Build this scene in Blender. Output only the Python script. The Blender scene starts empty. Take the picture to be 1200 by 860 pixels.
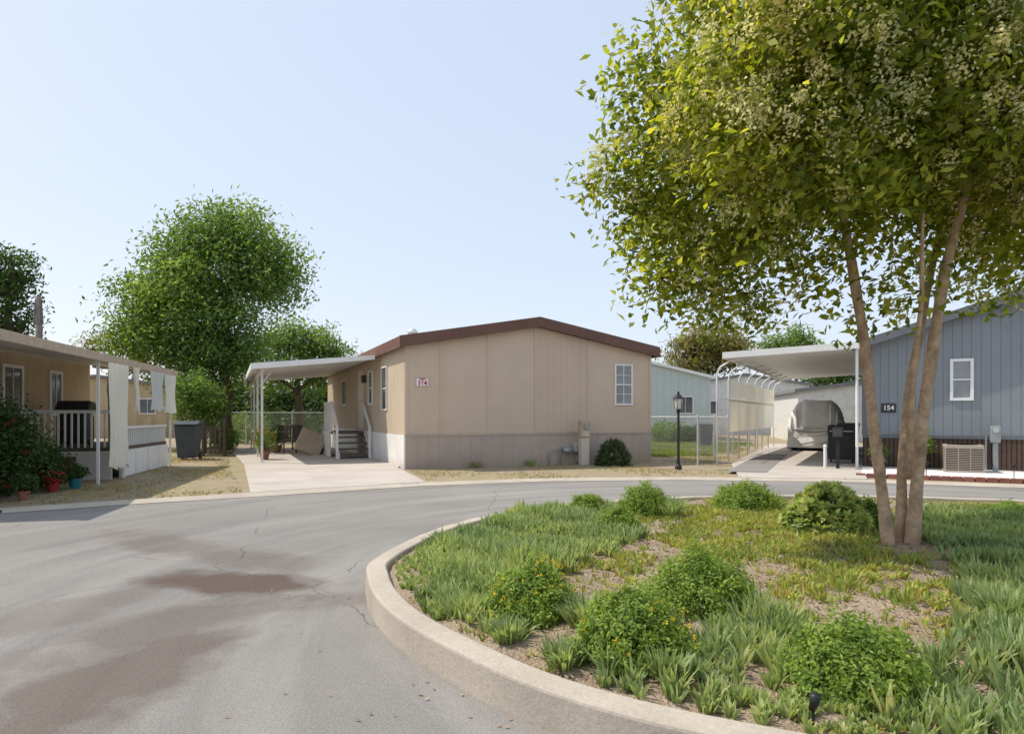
import bpy, bmesh, math, random
import numpy as np
from mathutils import Vector, Matrix
random.seed(7); rng = np.random.default_rng(7)
S = bpy.context.scene; C = S.collection
F = 800.0; H = 1.4; HY = 487.0
def at(px, py, Y): return Vector(((px-600)/F*Y, Y, H-(py-HY)/F*Y))
def gr(px, py, z=0.0):
    Y = (H-z)*F/(py-HY); return Vector(((px-600)/F*Y, Y, z))
R = math.radians
SUN = Vector((-.97*math.cos(R(57)), .22*math.cos(R(57)), math.sin(R(57)))).normalized()
SB = np.array([-.75, -.3, .55])   # leaves turn their faces to the open, lit side

# ------------------------------------------------------------ materials
def nd(nt, t, **k):
    n = nt.nodes.new(t)
    for a, b in k.items(): setattr(n, a, b)
    return n
def mth(nt, op, a, b=None, c=None, clamp=False):
    n = nd(nt, 'ShaderNodeMath', operation=op); n.use_clamp = clamp
    for i, v in enumerate((a, b, c)):
        if v is None: continue
        if hasattr(v, 'is_output'): nt.links.new(v, n.inputs[i])
        else: n.inputs[i].default_value = v
    return n.outputs[0]
def mixc(nt, f, a, b, mode='MIX'):
    n = nd(nt, 'ShaderNodeMix', data_type='RGBA', blend_type=mode)
    for i, v in ((0, f), (6, a), (7, b)):
        if hasattr(v, 'is_output'): nt.links.new(v, n.inputs[i])
        elif i == 0: n.inputs[0].default_value = v
        else: n.inputs[i].default_value = (*v[:3], 1)
    return n.outputs[2]
def noise(nt, co, scale, detail=4, rough=.6, dist=0):
    n = nd(nt, 'ShaderNodeTexNoise'); n.inputs['Scale'].default_value = scale
    n.inputs['Detail'].default_value = detail; n.inputs['Roughness'].default_value = rough
    n.inputs['Distortion'].default_value = dist
    nt.links.new(co, n.inputs['Vector']); return n.outputs[0]
def ramp(nt, f, lo, hi):
    n = nd(nt, 'ShaderNodeMapRange'); nt.links.new(f, n.inputs[0])
    n.inputs[1].default_value = lo; n.inputs[2].default_value = hi; return n.outputs[0]
def mat(name, c1, c2=None, scale=3, rough=.75, bump=0, bscale=40, metal=0, groove=None, grime=None, spec=.3, fine=0):
    m = bpy.data.materials.new(name); m.use_nodes = True; nt = m.node_tree; b = nt.nodes['Principled BSDF']
    co = nd(nt, 'ShaderNodeTexCoord').outputs['Object']
    c2 = c2 or tuple(x*.86 for x in c1)
    f = ramp(nt, noise(nt, co, scale), .33, .67)
    col = mixc(nt, f, c1, c2)
    if fine:
        g = ramp(nt, noise(nt, co, bscale, 3), .3, .7)
        col = mixc(nt, fine, col, mixc(nt, g, (.35,)*3, (1.3,)*3), 'MULTIPLY')
    hgt = noise(nt, co, bscale, 5)
    bs = mth(nt, 'MULTIPLY', hgt, bump)
    sp = nd(nt, 'ShaderNodeSeparateXYZ'); nt.links.new(co, sp.inputs[0])
    if groove:
        ax, spc, w, d = groove
        a = mth(nt, 'FRACT', mth(nt, 'DIVIDE', mth(nt, 'ADD', sp.outputs[ax], 100*spc), spc))
        g = mth(nt, 'LESS_THAN', a, w/spc)
        col = mixc(nt, mth(nt, 'MULTIPLY', g, d), col, (.02, .018, .016))
        bs = mth(nt, 'SUBTRACT', bs, mth(nt, 'MULTIPLY', g, .6))
    if grime:
        h, gc, am = grime
        e = mth(nt, 'SUBTRACT', 1, mth(nt, 'DIVIDE', sp.outputs[2], h), clamp=True)
        e = mth(nt, 'MULTIPLY', e, mth(nt, 'MULTIPLY', noise(nt, co, 2.2, 6), am*1.8), clamp=True)
        col = mixc(nt, e, col, gc)
    nt.links.new(col, b.inputs['Base Color'])
    b.inputs['Roughness'].default_value = rough; b.inputs['Metallic'].default_value = metal
    b.inputs['Specular IOR Level'].default_value = spec
    if bump or groove:
        bp = nd(nt, 'ShaderNodeBump'); bp.inputs['Distance'].default_value = .02; bp.inputs['Strength'].default_value = .6
        nt.links.new(bs, bp.inputs['Height']); nt.links.new(bp.outputs[0], b.inputs['Normal'])
    return m
def leafmat(name, cols, trans=.45, nscale=.9, tint=(1.25, 1.3, .5), rough=.55):
    m = bpy.data.materials.new(name); m.use_nodes = True; nt = m.node_tree; b = nt.nodes['Principled BSDF']
    out = nt.nodes['Material Output']
    co = nd(nt, 'ShaderNodeTexCoord').outputs['Object']
    rnd = nd(nt, 'ShaderNodeNewGeometry').outputs['Random Per Island']
    cr = nd(nt, 'ShaderNodeValToRGB'); nt.links.new(rnd, cr.inputs[0])
    el = cr.color_ramp.elements
    while len(el) < len(cols): el.new(.5)
    for i, c in enumerate(cols):
        el[i].position = i/(len(cols)-1); el[i].color = (*c, 1)
    f = ramp(nt, noise(nt, co, nscale, 2), .35, .65)
    col = mixc(nt, 1, cr.outputs[0], mixc(nt, f, (.78, .83, .85), (1.22, 1.15, 1.0)), 'MULTIPLY')
    nt.links.new(col, b.inputs['Base Color']); b.inputs['Roughness'].default_value = rough
    b.inputs['Specular IOR Level'].default_value = .3
    t = nd(nt, 'ShaderNodeBsdfTranslucent')
    nt.links.new(mixc(nt, 1, col, tint, 'MULTIPLY'), t.inputs[0])
    mx = nd(nt, 'ShaderNodeMixShader'); mx.inputs[0].default_value = trans
    nt.links.new(b.outputs[0], mx.inputs[1]); nt.links.new(t.outputs[0], mx.inputs[2])
    nt.links.new(mx.outputs[0], out.inputs[0]); return m
def clothmat(name, c, trans=.4, clear=0):
    m = leafmat(name, [c, c], trans, .2, (1, 1, 1), .9)
    if clear:
        nt = m.node_tree; out = nt.nodes['Material Output']; src = out.inputs[0].links[0].from_socket
        tr = nd(nt, 'ShaderNodeBsdfTransparent'); mx = nd(nt, 'ShaderNodeMixShader'); mx.inputs[0].default_value = clear
        nt.links.new(src, mx.inputs[1]); nt.links.new(tr.outputs[0], mx.inputs[2]); nt.links.new(mx.outputs[0], out.inputs[0])
    return m
M = {}
M['beige'] = mat('beige_wall', (.62, .50, .385), (.575, .46, .35), 1.2, .85, .1, 60, grime=(2.2, (.46, .36, .27), .4))
M['beige_siding'] = mat('beige_siding', (.60, .475, .365), (.55, .435, .335), 1.1, .85, .1, 60, groove=(0, .205, .008, .15))
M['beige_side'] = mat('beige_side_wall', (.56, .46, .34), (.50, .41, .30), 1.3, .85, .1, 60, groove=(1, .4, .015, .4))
M['mauve'] = mat('beige_grey_skirting', (.47, .385, .33), (.41, .335, .285), 1.6, .9, .2, 30, groove=(0, .3, .008, .2), grime=(.4, (.36, .28, .21), .8))
M['whiteskirt'] = mat('pale_skirting', (.80, .79, .76), (.72, .70, .67), 2, .8, .1, 30, groove=(1, .4, .015, .3), grime=(.3, (.4, .35, .28), .5))
M['brown'] = mat('brown_fascia', (.18, .095, .072), (.14, .075, .058), 2, .7, .1, 40)
M['roof'] = mat('roof_coating', (.5, .48, .45), (.4, .38, .35), 1, .8, .2, 20)
M['white'] = mat('white_paint', (.82, .82, .80), (.75, .75, .73), 4, .5, .04, 60)
M['whitedirty'] = mat('weathered_white_paint', (.74, .73, .69), (.6, .58, .54), 3, .7, .1, 40)
M['alum'] = mat('white_aluminium_pan', (.80, .80, .80), (.73, .73, .73), 1.5, .45, 0, 40, groove=(1, .3, .03, .25))
M['glass'] = mat('window_glass', (.05, .06, .07), (.10, .11, .12), 2, .08, spec=.6)
M['blind'] = mat('window_blind', (.36, .38, .40), (.26, .28, .3), 2, .4, groove=(2, .05, .012, .4), spec=.5)
M['blue'] = mat('blue_grey_siding', (.25, .275, .295), (.225, .248, .267), 1.3, .85, .1, 50, groove=(0, .2, .014, .4))
M['bluetrim'] = mat('dark_blue_trim', (.15, .165, .18), (.13, .145, .155), 2, .7)
M['skirtbrown'] = mat('brown_slat_skirting', (.125, .08, .058), (.088, .058, .043), 3, .85, .1, 30, groove=(0, .1, .03, .8))
M['black'] = mat('black_metal', (.02, .02, .022), (.03, .03, .03), 4, .4)
M['darkgrey'] = mat('dark_grey_plastic', (.07, .075, .08), (.05, .055, .06), 4, .5)
M['binblue'] = mat('slate_plastic', (.08, .095, .11), (.06, .075, .09), 4, .5)
M['grey'] = mat('grey_metal', (.38, .39, .39), (.3, .31, .31), 6, .5, metal=.3)
M['galv'] = mat('galvanised_steel', (.55, .56, .56), (.46, .47, .47), 6, .45, metal=.2)
M['greybark'] = mat('grey_bark', (.22, .20, .175), (.15, .135, .12), 6, .9, .5, 30)
M['acbody'] = mat('tan_brown_metal', (.38, .32, .26), (.33, .28, .225), 5, .6)
M['sand'] = mat('sand_plastic', (.58, .51, .42), (.52, .46, .38), 5, .6)
M['concrete'] = mat('driveway_concrete', (.52, .47, .41), (.43, .385, .335), .9, .9, .2, 60, fine=.2, groove=(1, 3.4, .03, .5))
M['curbc'] = mat('kerb_concrete', (.50, .44, .36), (.39, .345, .285), 1.6, .92, .25, 50, fine=.22)
M['brick'] = mat('red_brick', (.30, .13, .10), (.22, .09, .07), 9, .9, .3, 60)
M['terracotta'] = mat('terracotta', (.36, .16, .10), (.28, .12, .08), 9, .85)
M['redpl'] = mat('red_plastic', (.36, .03, .03), (.3, .03, .03), 9, .5)
M['teal'] = mat('teal_glaze', (.03, .2, .24), (.03, .16, .2), 9, .35)
M['wood'] = mat('weathered_wood', (.13, .10, .075), (.085, .065, .05), 6, .85, .3, 50)
M['stepwood'] = mat('step_carpet', (.18, .14, .11), (.13, .10, .08), 12, .95, .3, 80)
M['tan'] = mat('tan_fabric', (.48, .39, .29), (.4, .32, .24), 5, .9)
M['bark'] = mat('smooth_tan_bark', (.62, .44, .29), (.33, .22, .14), 7, .85, .8, 26, fine=.3)
M['bark_dark'] = mat('dark_bark', (.13, .10, .07), (.085, .065, .05), 3, .95, .8, 12)
M['palegreen'] = mat('pale_green_wall', (.55, .61, .59), (.5, .56, .54), 1, .8, groove=(0, .4, .02, .2))
M['bluehouse'] = mat('pale_grey_wall', (.34, .39, .40), (.3, .34, .35), 1, .8)
M['greyroof'] = mat('grey_shingle', (.24, .24, .24), (.19, .19, .19), 3, .9, .3, 20)
M['signpink'] = mat('sign_face', (.84, .80, .80), (.80, .76, .76), 4, .5)
M['signred'] = mat('sign_red', (.45, .02, .06), (.40, .02, .05), 4, .5)
M['signdark'] = mat('sign_dark', (.05, .05, .055), (.04, .04, .045), 4, .5)
M['leftbeige'] = mat('tan_yellow_wall', (.52, .40, .25), (.45, .345, .21), 1.4, .85, .1, 50, groove=(1, .3, .012, .3))
M['carcover'] = mat('silver_car_cover', (.86, .86, .85), (.74, .74, .73), 3.5, .8, 2.5, 3)
M['lamp'] = mat('frosted_lamp_glass', (.6, .6, .55), (.5, .5, .45), 5, .25)
M['cloth'] = clothmat('white_shade_cloth', (.88, .88, .86), .35)
M['screen'] = clothmat('white_shade_screen', (.92, .92, .92), .35, .15)
M['gravelw'] = mat('white_gravel', (.80, .79, .77), (.66, .65, .63), 30, .9, 1, 60, fine=.25)
M['leaf_near'] = leafmat('crown_leaves', [(.12, .17, .025), (.22, .275, .04), (.36, .41, .06), (.52, .52, .11)], .6, .9, (1.25, 1.22, .5))
M['blossom'] = leafmat('cream_blossom', [(.72, .68, .33), (.82, .77, .43), (.76, .74, .38)], .45, 2, (1, 1, .8))
M['leaf_left'] = leafmat('big_tree_leaves', [(.10, .18, .045), (.165, .26, .065), (.25, .35, .10)], .5, .3, (1.2, 1.2, .6))
M['leaf_dark'] = leafmat('dark_leaves', [(.04, .08, .025), (.07, .12, .036), (.10, .165, .05)], .35, .4)
M['leaf_olive'] = leafmat('olive_brown_leaves', [(.16, .135, .045), (.24, .20, .065), (.19, .20, .065)], .4, .4)
M['bush'] = leafmat('bush_leaves', [(.16, .25, .05), (.25, .36, .065), (.36, .47, .10)], .45, 5, (1.1, 1.12, .55))
M['bushdark'] = leafmat('dark_shrub_leaves', [(.03, .06, .018), (.05, .09, .024), (.075, .12, .034)], .25, 3)
M['strap'] = leafmat('strap_leaves', [(.21, .29, .12), (.29, .38, .16), (.39, .47, .22), (.53, .55, .31)], .45, 1.2, (1.08, 1.12, .65))
M['ice'] = leafmat('succulent_leaves', [(.20, .29, .055), (.29, .38, .075), (.40, .42, .11), (.44, .31, .12)], .35, 2.2, (1.1, 1.1, .5))
M['agave'] = leafmat('agave_leaves', [(.38, .50, .16), (.50, .62, .22), (.62, .68, .30), (.62, .55, .30)], .4, 4, (1.1, 1.1, .6))
M['yellow'] = leafmat('yellow_petals', [(.75, .58, .03), (.7, .48, .02)], .3, 4, (1, 1, .5))
M['redpetal'] = leafmat('red_petals', [(.5, .02, .03), (.6, .05, .06)], .3, 4, (1, .5, .5))
M['litter'] = leafmat('dry_leaves', [(.24, .15, .09), (.36, .24, .14), (.45, .34, .22), (.17, .11, .07)], .1, 4, (1, 1, 1))
M['drygrass'] = leafmat('dry_grass', [(.40, .32, .15), (.48, .39, .21), (.25, .27, .09)], .3, .8, (1, 1, .6))
M['greengrass'] = leafmat('green_grass', [(.12, .2, .04), (.2, .28, .06), (.36, .34, .12)], .3, .5, (1, 1.1, .6))

def groundmat():
    m = bpy.data.materials.new('dry_earth_and_grass'); m.use_nodes = True; nt = m.node_tree; b = nt.nodes['Principled BSDF']
    co = nd(nt, 'ShaderNodeTexCoord').outputs['Object']
    a = ramp(nt, noise(nt, co, .55, 6), .42, .58); c = ramp(nt, noise(nt, co, 2.6, 7, .65), .4, .62)
    col = mixc(nt, a, (.37, .30, .17), (.38, .29, .215)); col = mixc(nt, mth(nt, 'MULTIPLY', c, .6), col, (.24, .195, .12))
    d = ramp(nt, noise(nt, co, 1.1, 5), .52, .62); col = mixc(nt, mth(nt, 'MULTIPLY', d, .45), col, (.24, .26, .10))
    g = ramp(nt, noise(nt, co, 45, 4), .3, .7); col = mixc(nt, .3, col, mixc(nt, g, (.4,)*3, (1.3,)*3), 'MULTIPLY')
    nt.links.new(col, b.inputs[0]); b.inputs['Roughness'].default_value = .95
    bp = nd(nt, 'ShaderNodeBump'); bp.inputs['Distance'].default_value = .03; nt.links.new(noise(nt, co, 25, 6), bp.inputs['Height']); nt.links.new(bp.outputs[0], b.inputs['Normal'])
    return m
M['ground'] = groundmat()
def soilmat():
    m = bpy.data.materials.new('planter_soil'); m.use_nodes = True; nt = m.node_tree; b = nt.nodes['Principled BSDF']
    co = nd(nt, 'ShaderNodeTexCoord').outputs['Object']
    a = ramp(nt, noise(nt, co, 2.2, 6), .35, .65); col = mixc(nt, a, (.38, .30, .215), (.27, .20, .135))
    v = nd(nt, 'ShaderNodeTexVoronoi'); v.inputs['Scale'].default_value = 55; nt.links.new(co, v.inputs['Vector'])
    col = mixc(nt, .5, col, mixc(nt, ramp(nt, noise(nt, co, 60, 3), .3, .7), (.35,)*3, (1.5,)*3), 'MULTIPLY')
    nt.links.new(col, b.inputs[0]); b.inputs['Roughness'].default_value = .97
    bp = nd(nt, 'ShaderNodeBump'); bp.inputs['Distance'].default_value = .02; bp.inputs['Strength'].default_value = .8
    nt.links.new(mth(nt, 'ADD', v.outputs[0], noise(nt, co, 18, 6)), bp.inputs['Height']); nt.links.new(bp.outputs[0], b.inputs['Normal'])
    return m
M['soil'] = soilmat()
def roadmat():
    m = bpy.data.materials.new('worn_asphalt'); m.use_nodes = True; nt = m.node_tree; b = nt.nodes['Principled BSDF']
    co = nd(nt, 'ShaderNodeTexCoord').outputs['Object']
    a = ramp(nt, noise(nt, co, .45, 5, .55), .35, .65)
    col = mixc(nt, a, (.25, .238, .222), (.208, .197, .185))
    # faint tyre-swept bands following the bend round the planter
    sp = nd(nt, 'ShaderNodeSeparateXYZ'); nt.links.new(co, sp.inputs[0])
    dx = mth(nt, 'SUBTRACT', sp.outputs[0], 3.6); dy = mth(nt, 'SUBTRACT', sp.outputs[1], 5.2)
    r = mth(nt, 'SQRT', mth(nt, 'ADD', mth(nt, 'MULTIPLY', dx, dx), mth(nt, 'MULTIPLY', dy, dy)))
    an = mth(nt, 'ARCTAN2', dy, mth(nt, 'MULTIPLY', dx, -1))
    cb = nd(nt, 'ShaderNodeCombineXYZ'); nt.links.new(mth(nt, 'MULTIPLY', r, 1.6), cb.inputs[0]); nt.links.new(mth(nt, 'MULTIPLY', an, 1.3), cb.inputs[1])
    s = ramp(nt, noise(nt, cb.outputs[0], 1.0, 4, .55, .3), .44, .70)
    col = mixc(nt, mth(nt, 'MULTIPLY', s, .6), col, (.33, .315, .295))
    s2 = ramp(nt, noise(nt, cb.outputs[0], 1.9, 4, .55, .4), .52, .74)
    col = mixc(nt, mth(nt, 'MULTIPLY', s2, .3), col, (.12, .112, .105))
    nz = noise(nt, co, 1.6, 7, .6)
    tot = None
    for (x, y, rx, ry, rot, am) in ((-2.3, 5.65, .8, .34, -12, 1.0), (-2.4, 6.6, .6, .35, -40, .45), (-2.25, 4.5, .42, .9, -25, .55), (-2.1, 3.6, .4, 1.1, -10, .7), (-3.7, 7.4, 1.2, .35, -35, .5), (-1.6, 5.1, .8, .22, 15, .35), (-2.9, 2.9, .5, .5, 0, .4), (-3.3, 4.6, .28, 1.3, -28, .35), (3, -3, 1, .5, 0, .4)):
        m2 = nd(nt, 'ShaderNodeMapping'); m2.vector_type = 'TEXTURE'; nt.links.new(co, m2.inputs[0])
        m2.inputs['Location'].default_value = (x, y, 0); m2.inputs['Rotation'].default_value = (0, 0, R(rot)); m2.inputs['Scale'].default_value = (rx, ry, 1)
        ln = nd(nt, 'ShaderNodeVectorMath', operation='LENGTH'); nt.links.new(m2.outputs[0], ln.inputs[0])
        e = mth(nt, 'ADD', ln.outputs['Value'], mth(nt, 'MULTIPLY', mth(nt, 'SUBTRACT', nz, .5), 2.8))
        e = mth(nt, 'MULTIPLY', mth(nt, 'MULTIPLY', mth(nt, 'SUBTRACT', 1.35, e, clamp=True), 1.4, clamp=True), am)
        tot = e if tot is None else mth(nt, 'MAXIMUM', tot, e)
    col = mixc(nt, mth(nt, 'MULTIPLY', tot, .9), col, (.105, .076, .062))
    v = nd(nt, 'ShaderNodeTexVoronoi', feature='DISTANCE_TO_EDGE'); v.inputs['Scale'].default_value = .23
    dv = nd(nt, 'ShaderNodeVectorMath', operation='ADD'); nt.links.new(co, dv.inputs[0])
    nn = nd(nt, 'ShaderNodeTexNoise'); nn.inputs['Scale'].default_value = 1.2; nn.inputs['Detail'].default_value = 6; nt.links.new(co, nn.inputs[0])
    sc = nd(nt, 'ShaderNodeVectorMath', operation='SCALE'); nt.links.new(nn.outputs[1], sc.inputs[0]); sc.inputs['Scale'].default_value = .5
    nt.links.new(sc.outputs[0], dv.inputs[1]); nt.links.new(dv.outputs[0], v.inputs['Vector'])
    ck = mth(nt, 'LESS_THAN', v.outputs[0], .0014); ck = mth(nt, 'MULTIPLY', ck, ramp(nt, noise(nt, co, .6, 2), .42, .54))
    col = mixc(nt, mth(nt, 'MULTIPLY', ck, .55), col, (.07, .063, .06))
    g = ramp(nt, noise(nt, co, 130, 2), .3, .7)
    col = mixc(nt, .5, col, mixc(nt, g, (.45,)*3, (1.5,)*3), 'MULTIPLY')
    nt.links.new(col, b.inputs[0]); b.inputs['Roughness'].default_value = .92; b.inputs['Specular IOR Level'].default_value = .12
    bp = nd(nt, 'ShaderNodeBump'); bp.inputs['Distance'].default_value = .006; bp.inputs['Strength'].default_value = .7
    nt.links.new(noise(nt, co, 120, 4), bp.inputs['Height']); nt.links.new(bp.outputs[0], b.inputs['Normal'])
    return m
M['road'] = roadmat()

# ------------------------------------------------------------ mesh helpers
def tag(o, label=None, cat=None, group=None, kind=None):
    if label: o['label'] = label
    if cat: o['category'] = cat
    if group: o['group'] = group
    if kind: o['kind'] = kind
    return o
def thing(name, label, cat, loc=(0, 0, 0), rz=0, group=None):
    o = bpy.data.objects.new(name, None); C.objects.link(o); o.location = loc; o.rotation_euler = (0, 0, rz)
    o.empty_display_size = .1
    return tag(o, label, cat, group)
def copy_tree(o, loc=None, rz=None, label=None, parent=None):
    c = o.copy(); C.objects.link(c); c.parent = parent
    if loc is not None: c.location = loc
    if rz is not None: c.rotation_euler = (0, 0, rz)
    if label: c['label'] = label
    for ch in list(o.children): copy_tree(ch, parent=c)
    return c
class MB:
    def __init__(s): s.v = []; s.f = []
    def add(s, vs, fs):
        o = len(s.v); s.v += [tuple(v) for v in vs]; s.f += [tuple(i+o for i in f) for f in fs]; return s
    def box(s, x0, x1, y0, y1, z0, z1):
        return s.add([(x, y, z) for x in (x0, x1) for y in (y0, y1) for z in (z0, z1)],
                     [(0, 1, 3, 2), (4, 6, 7, 5), (0, 4, 5, 1), (2, 3, 7, 6), (0, 2, 6, 4), (1, 5, 7, 3)])
    def obox(s, c, sz, rot=(0, 0, 0)):
        from mathutils import Euler
        m = Euler(rot).to_matrix(); c = Vector(c)
        return s.add([c+m@Vector((x*sz[0]/2, y*sz[1]/2, z*sz[2]/2)) for x in (-1, 1) for y in (-1, 1) for z in (-1, 1)],
                     [(0, 1, 3, 2), (4, 6, 7, 5), (0, 4, 5, 1), (2, 3, 7, 6), (0, 2, 6, 4), (1, 5, 7, 3)])
    def tube(s, pts, r, n=8):
        pts = [Vector(p) for p in pts]; rs = r if isinstance(r, (list, tuple)) else [r]*len(pts)
        vs = []; fs = []; up = None
        for i, p in enumerate(pts):
            d = (pts[min(i+1, len(pts)-1)]-pts[max(i-1, 0)]).normalized()
            if up is None: up = d.orthogonal().normalized()
            up = (up-d*up.dot(d)).normalized(); w = d.cross(up)
            for k in range(n):
                a = 2*math.pi*k/n; vs.append(p+(up*math.cos(a)+w*math.sin(a))*rs[i])
        for i in range(len(pts)-1):
            for k in range(n):
                fs.append((i*n+k, i*n+(k+1) % n, (i+1)*n+(k+1) % n, (i+1)*n+k))
        fs.append(tuple(range(n))[::-1]); fs.append(tuple((len(pts)-1)*n+k for k in range(n)))
        return s.add(vs, fs)
    def prism_y(s, poly, y0, y1):
        n = len(poly); vs = [(x, y0, z) for x, z in poly]+[(x, y1, z) for x, z in poly]
        return s.add(vs, [tuple(range(n)), tuple(range(2*n-1, n-1, -1))]+[(i, i+n, (i+1) % n+n, (i+1) % n) for i in range(n)])
    def prism_x(s, poly, x0, x1):
        n = len(poly); vs = [(x0, y, z) for y, z in poly]+[(x1, y, z) for y, z in poly]
        return s.add(vs, [tuple(range(n)), tuple(range(2*n-1, n-1, -1))]+[(i, i+n, (i+1) % n+n, (i+1) % n) for i in range(n)])
    def prism_z(s, poly, z0, z1):
        n = len(poly); vs = [(p[0], p[1], z0) for p in poly]+[(p[0], p[1], z1) for p in poly]
        return s.add(vs, [tuple(range(n)), tuple(range(2*n-1, n-1, -1))]+[(i, i+n, (i+1) % n+n, (i+1) % n) for i in range(n)])
    def lathe(s, prof, c=(0, 0, 0), n=20):
        vs = []; fs = []
        for r, z in prof:
            for k in range(n):
                a = 2*math.pi*k/n; vs.append((c[0]+r*math.cos(a), c[1]+r*math.sin(a), c[2]+z))
        for i in range(len(prof)-1):
            for k in range(n): fs.append((i*n+k, i*n+(k+1) % n, (i+1)*n+(k+1) % n, (i+1)*n+k))
        fs.append(tuple(range(n))); fs.append(tuple((len(prof)-1)*n+k for k in range(n)))
        return s.add(vs, fs)
    def sheet(s, poly, z): return s.add([(p[0], p[1], z) for p in poly], [tuple(range(len(poly)))])
    def build(s, name, m, parent=None, smooth=False, bevel=0, label=None, loc=None, rot=None):
        me = bpy.data.meshes.new(name); me.from_pydata(s.v, [], s.f); bm = bmesh.new(); bm.from_mesh(me)
        bmesh.ops.recalc_face_normals(bm, faces=bm.faces); bm.to_mesh(me); bm.free()
        o = bpy.data.objects.new(name, me); C.objects.link(o); me.materials.append(M[m] if isinstance(m, str) else m)
        if smooth: me.polygons.foreach_set('use_smooth', [True]*len(me.polygons))
        if bevel:
            b = o.modifiers.new('bevel', 'BEVEL'); b.width = bevel; b.segments = 2; b.limit_method = 'ANGLE'
        o.parent = parent
        if loc is not None: o.location = loc
        if rot is not None: o.rotation_euler = rot
        if label: o['label'] = label
        return o
def rawmesh(name, V, sizes, idx, m, parent=None):
    me = bpy.data.meshes.new(name); V = np.asarray(V, np.float32).reshape(-1, 3)
    me.vertices.add(len(V)); me.vertices.foreach_set('co', V.ravel())
    me.loops.add(len(idx)); me.loops.foreach_set('vertex_index', np.asarray(idx, np.int32))
    st = np.concatenate([[0], np.cumsum(sizes)[:-1]]).astype(np.int32)
    me.polygons.add(len(sizes)); me.polygons.foreach_set('loop_start', st)
    me.update(calc_edges=True); me.materials.append(M[m])
    o = bpy.data.objects.new(name, me); C.objects.link(o); o.parent = parent; return o
def unit(a): return a/np.maximum(np.linalg.norm(a, axis=1, keepdims=True), 1e-6)
def leaves(name, m, cen, L, W, parent=None, up=.5, droop=0, bias=None):
    n = len(cen); cen = np.asarray(cen)
    nr = rng.normal(size=(n, 3))+np.array([0, 0, up])
    if bias is not None: nr = nr+bias
    nr = unit(nr); a = unit(np.cross(nr, rng.normal(size=(n, 3)))+np.array([0, 0, -droop]))
    b = unit(np.cross(nr, a)); nr = np.cross(a, b)
    l = (L*rng.uniform(.65, 1.25, n))[:, None]; w = (W*rng.uniform(.7, 1.2, n))[:, None]
    V = np.stack([cen-a*l*.5, cen+b*w*.5+nr*w*.2-a*l*.05, cen+a*l*.5, cen-b*w*.5+nr*w*.2-a*l*.05], 1)
    return rawmesh(name, V, np.full(n, 4), np.arange(n*4), m, parent)
def blades(name, m, base, d, L, W, parent=None, bend=.35):
    n = len(base); L = np.broadcast_to(L, n)[:, None]; W = np.broadcast_to(W, n)[:, None]
    d = unit(d); side = unit(np.cross(d, np.array([0, 0, 1.0])+rng.normal(size=(n, 3))*.3))
    mid = base+d*L*.55; tip = base+d*L+np.array([0, 0, -1.0])*L*bend*rng.uniform(.2, 1, (n, 1))
    V = np.stack([base-side*W*.35, base+side*W*.35, mid+side*W*.5, mid-side*W*.5, tip], 1)
    k = (np.arange(n)*5)[:, None]; idx = (k+np.array([0, 1, 2, 3, 3, 2, 4])).ravel()
    return rawmesh(name, V, np.tile([4, 3], n), idx, m, parent)
def puffs(blobs, dens, pr, per, shell=.45, flat=.75):
    out = []
    for c, r in blobs:
        r = np.array(r if hasattr(r, '__len__') else (r, r, r)); k = max(3, int(dens*(r.mean()**2)))
        d = unit(rng.normal(size=(k, 3))); rad = rng.uniform(shell**3, 1, (k, 1))**(1/3)
        pc = np.array(c)+d*rad*r*rng.uniform(.85, 1.1, (k, 1))
        pp = np.repeat(pc, per, 0); q = rng.normal(size=pp.shape)*pr*.5; q[:, 2] *= flat
        out.append(pp+q)
    return np.concatenate(out)
def window(parent, x, z, w, h, nx=1, nz=2, loc_y=0, rz=0, px=None, frame='white', pane='glass', t=.05, base=None):
    o = MB()
    o.box(-w/2, -w/2+t, -.04, .0, -h/2, h/2).box(w/2-t, w/2, -.04, .0, -h/2, h/2)
    o.box(-w/2+t, w/2-t, -.04, 0, -h/2, -h/2+t).box(-w/2+t, w/2-t, -.04, 0, h/2-t, h/2)
    f = o.build('window', frame, parent, loc=base if base else (x, loc_y, z), rot=(0, 0, rz), bevel=.005)
    MB().box(-w/2+t, w/2-t, -.012, -.006, -h/2+t, h/2-t).build('pane', pane, f)
    g = MB(); iw = w-2*t; ih = h-2*t
    for i in range(1, nx): xx = -iw/2+iw*i/nx; g.box(xx-.01, xx+.01, -.028, -.013, -ih/2, ih/2)
    for j in range(1, nz):
        zz = -ih/2+ih*j/nz; tt = .018 if j*2 == nz else .009; g.box(-iw/2, iw/2, -.034, -.0285, zz-tt, zz+tt)
    if nx*nz > 1: g.build('muntin', frame, f)
    return f
def text(parent, s, size, loc, rot, m, name='lettering', off=.02):
    cu = bpy.data.curves.new('t', 'FONT'); cu.body = s; cu.size = size; cu.align_x = 'CENTER'; cu.align_y = 'CENTER'; cu.extrude = .003; cu.offset = size*off
    to = bpy.data.objects.new('t', cu); C.objects.link(to); bpy.context.view_layer.update()
    me = bpy.data.meshes.new_from_object(to.evaluated_get(bpy.context.evaluated_depsgraph_get())); bpy.data.objects.remove(to)
    me.materials.clear(); me.materials.append(M[m])
    o = bpy.data.objects.new(name, me); C.objects.link(o); o.parent = parent; o.location = loc; o.rotation_euler = rot; return o

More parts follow.
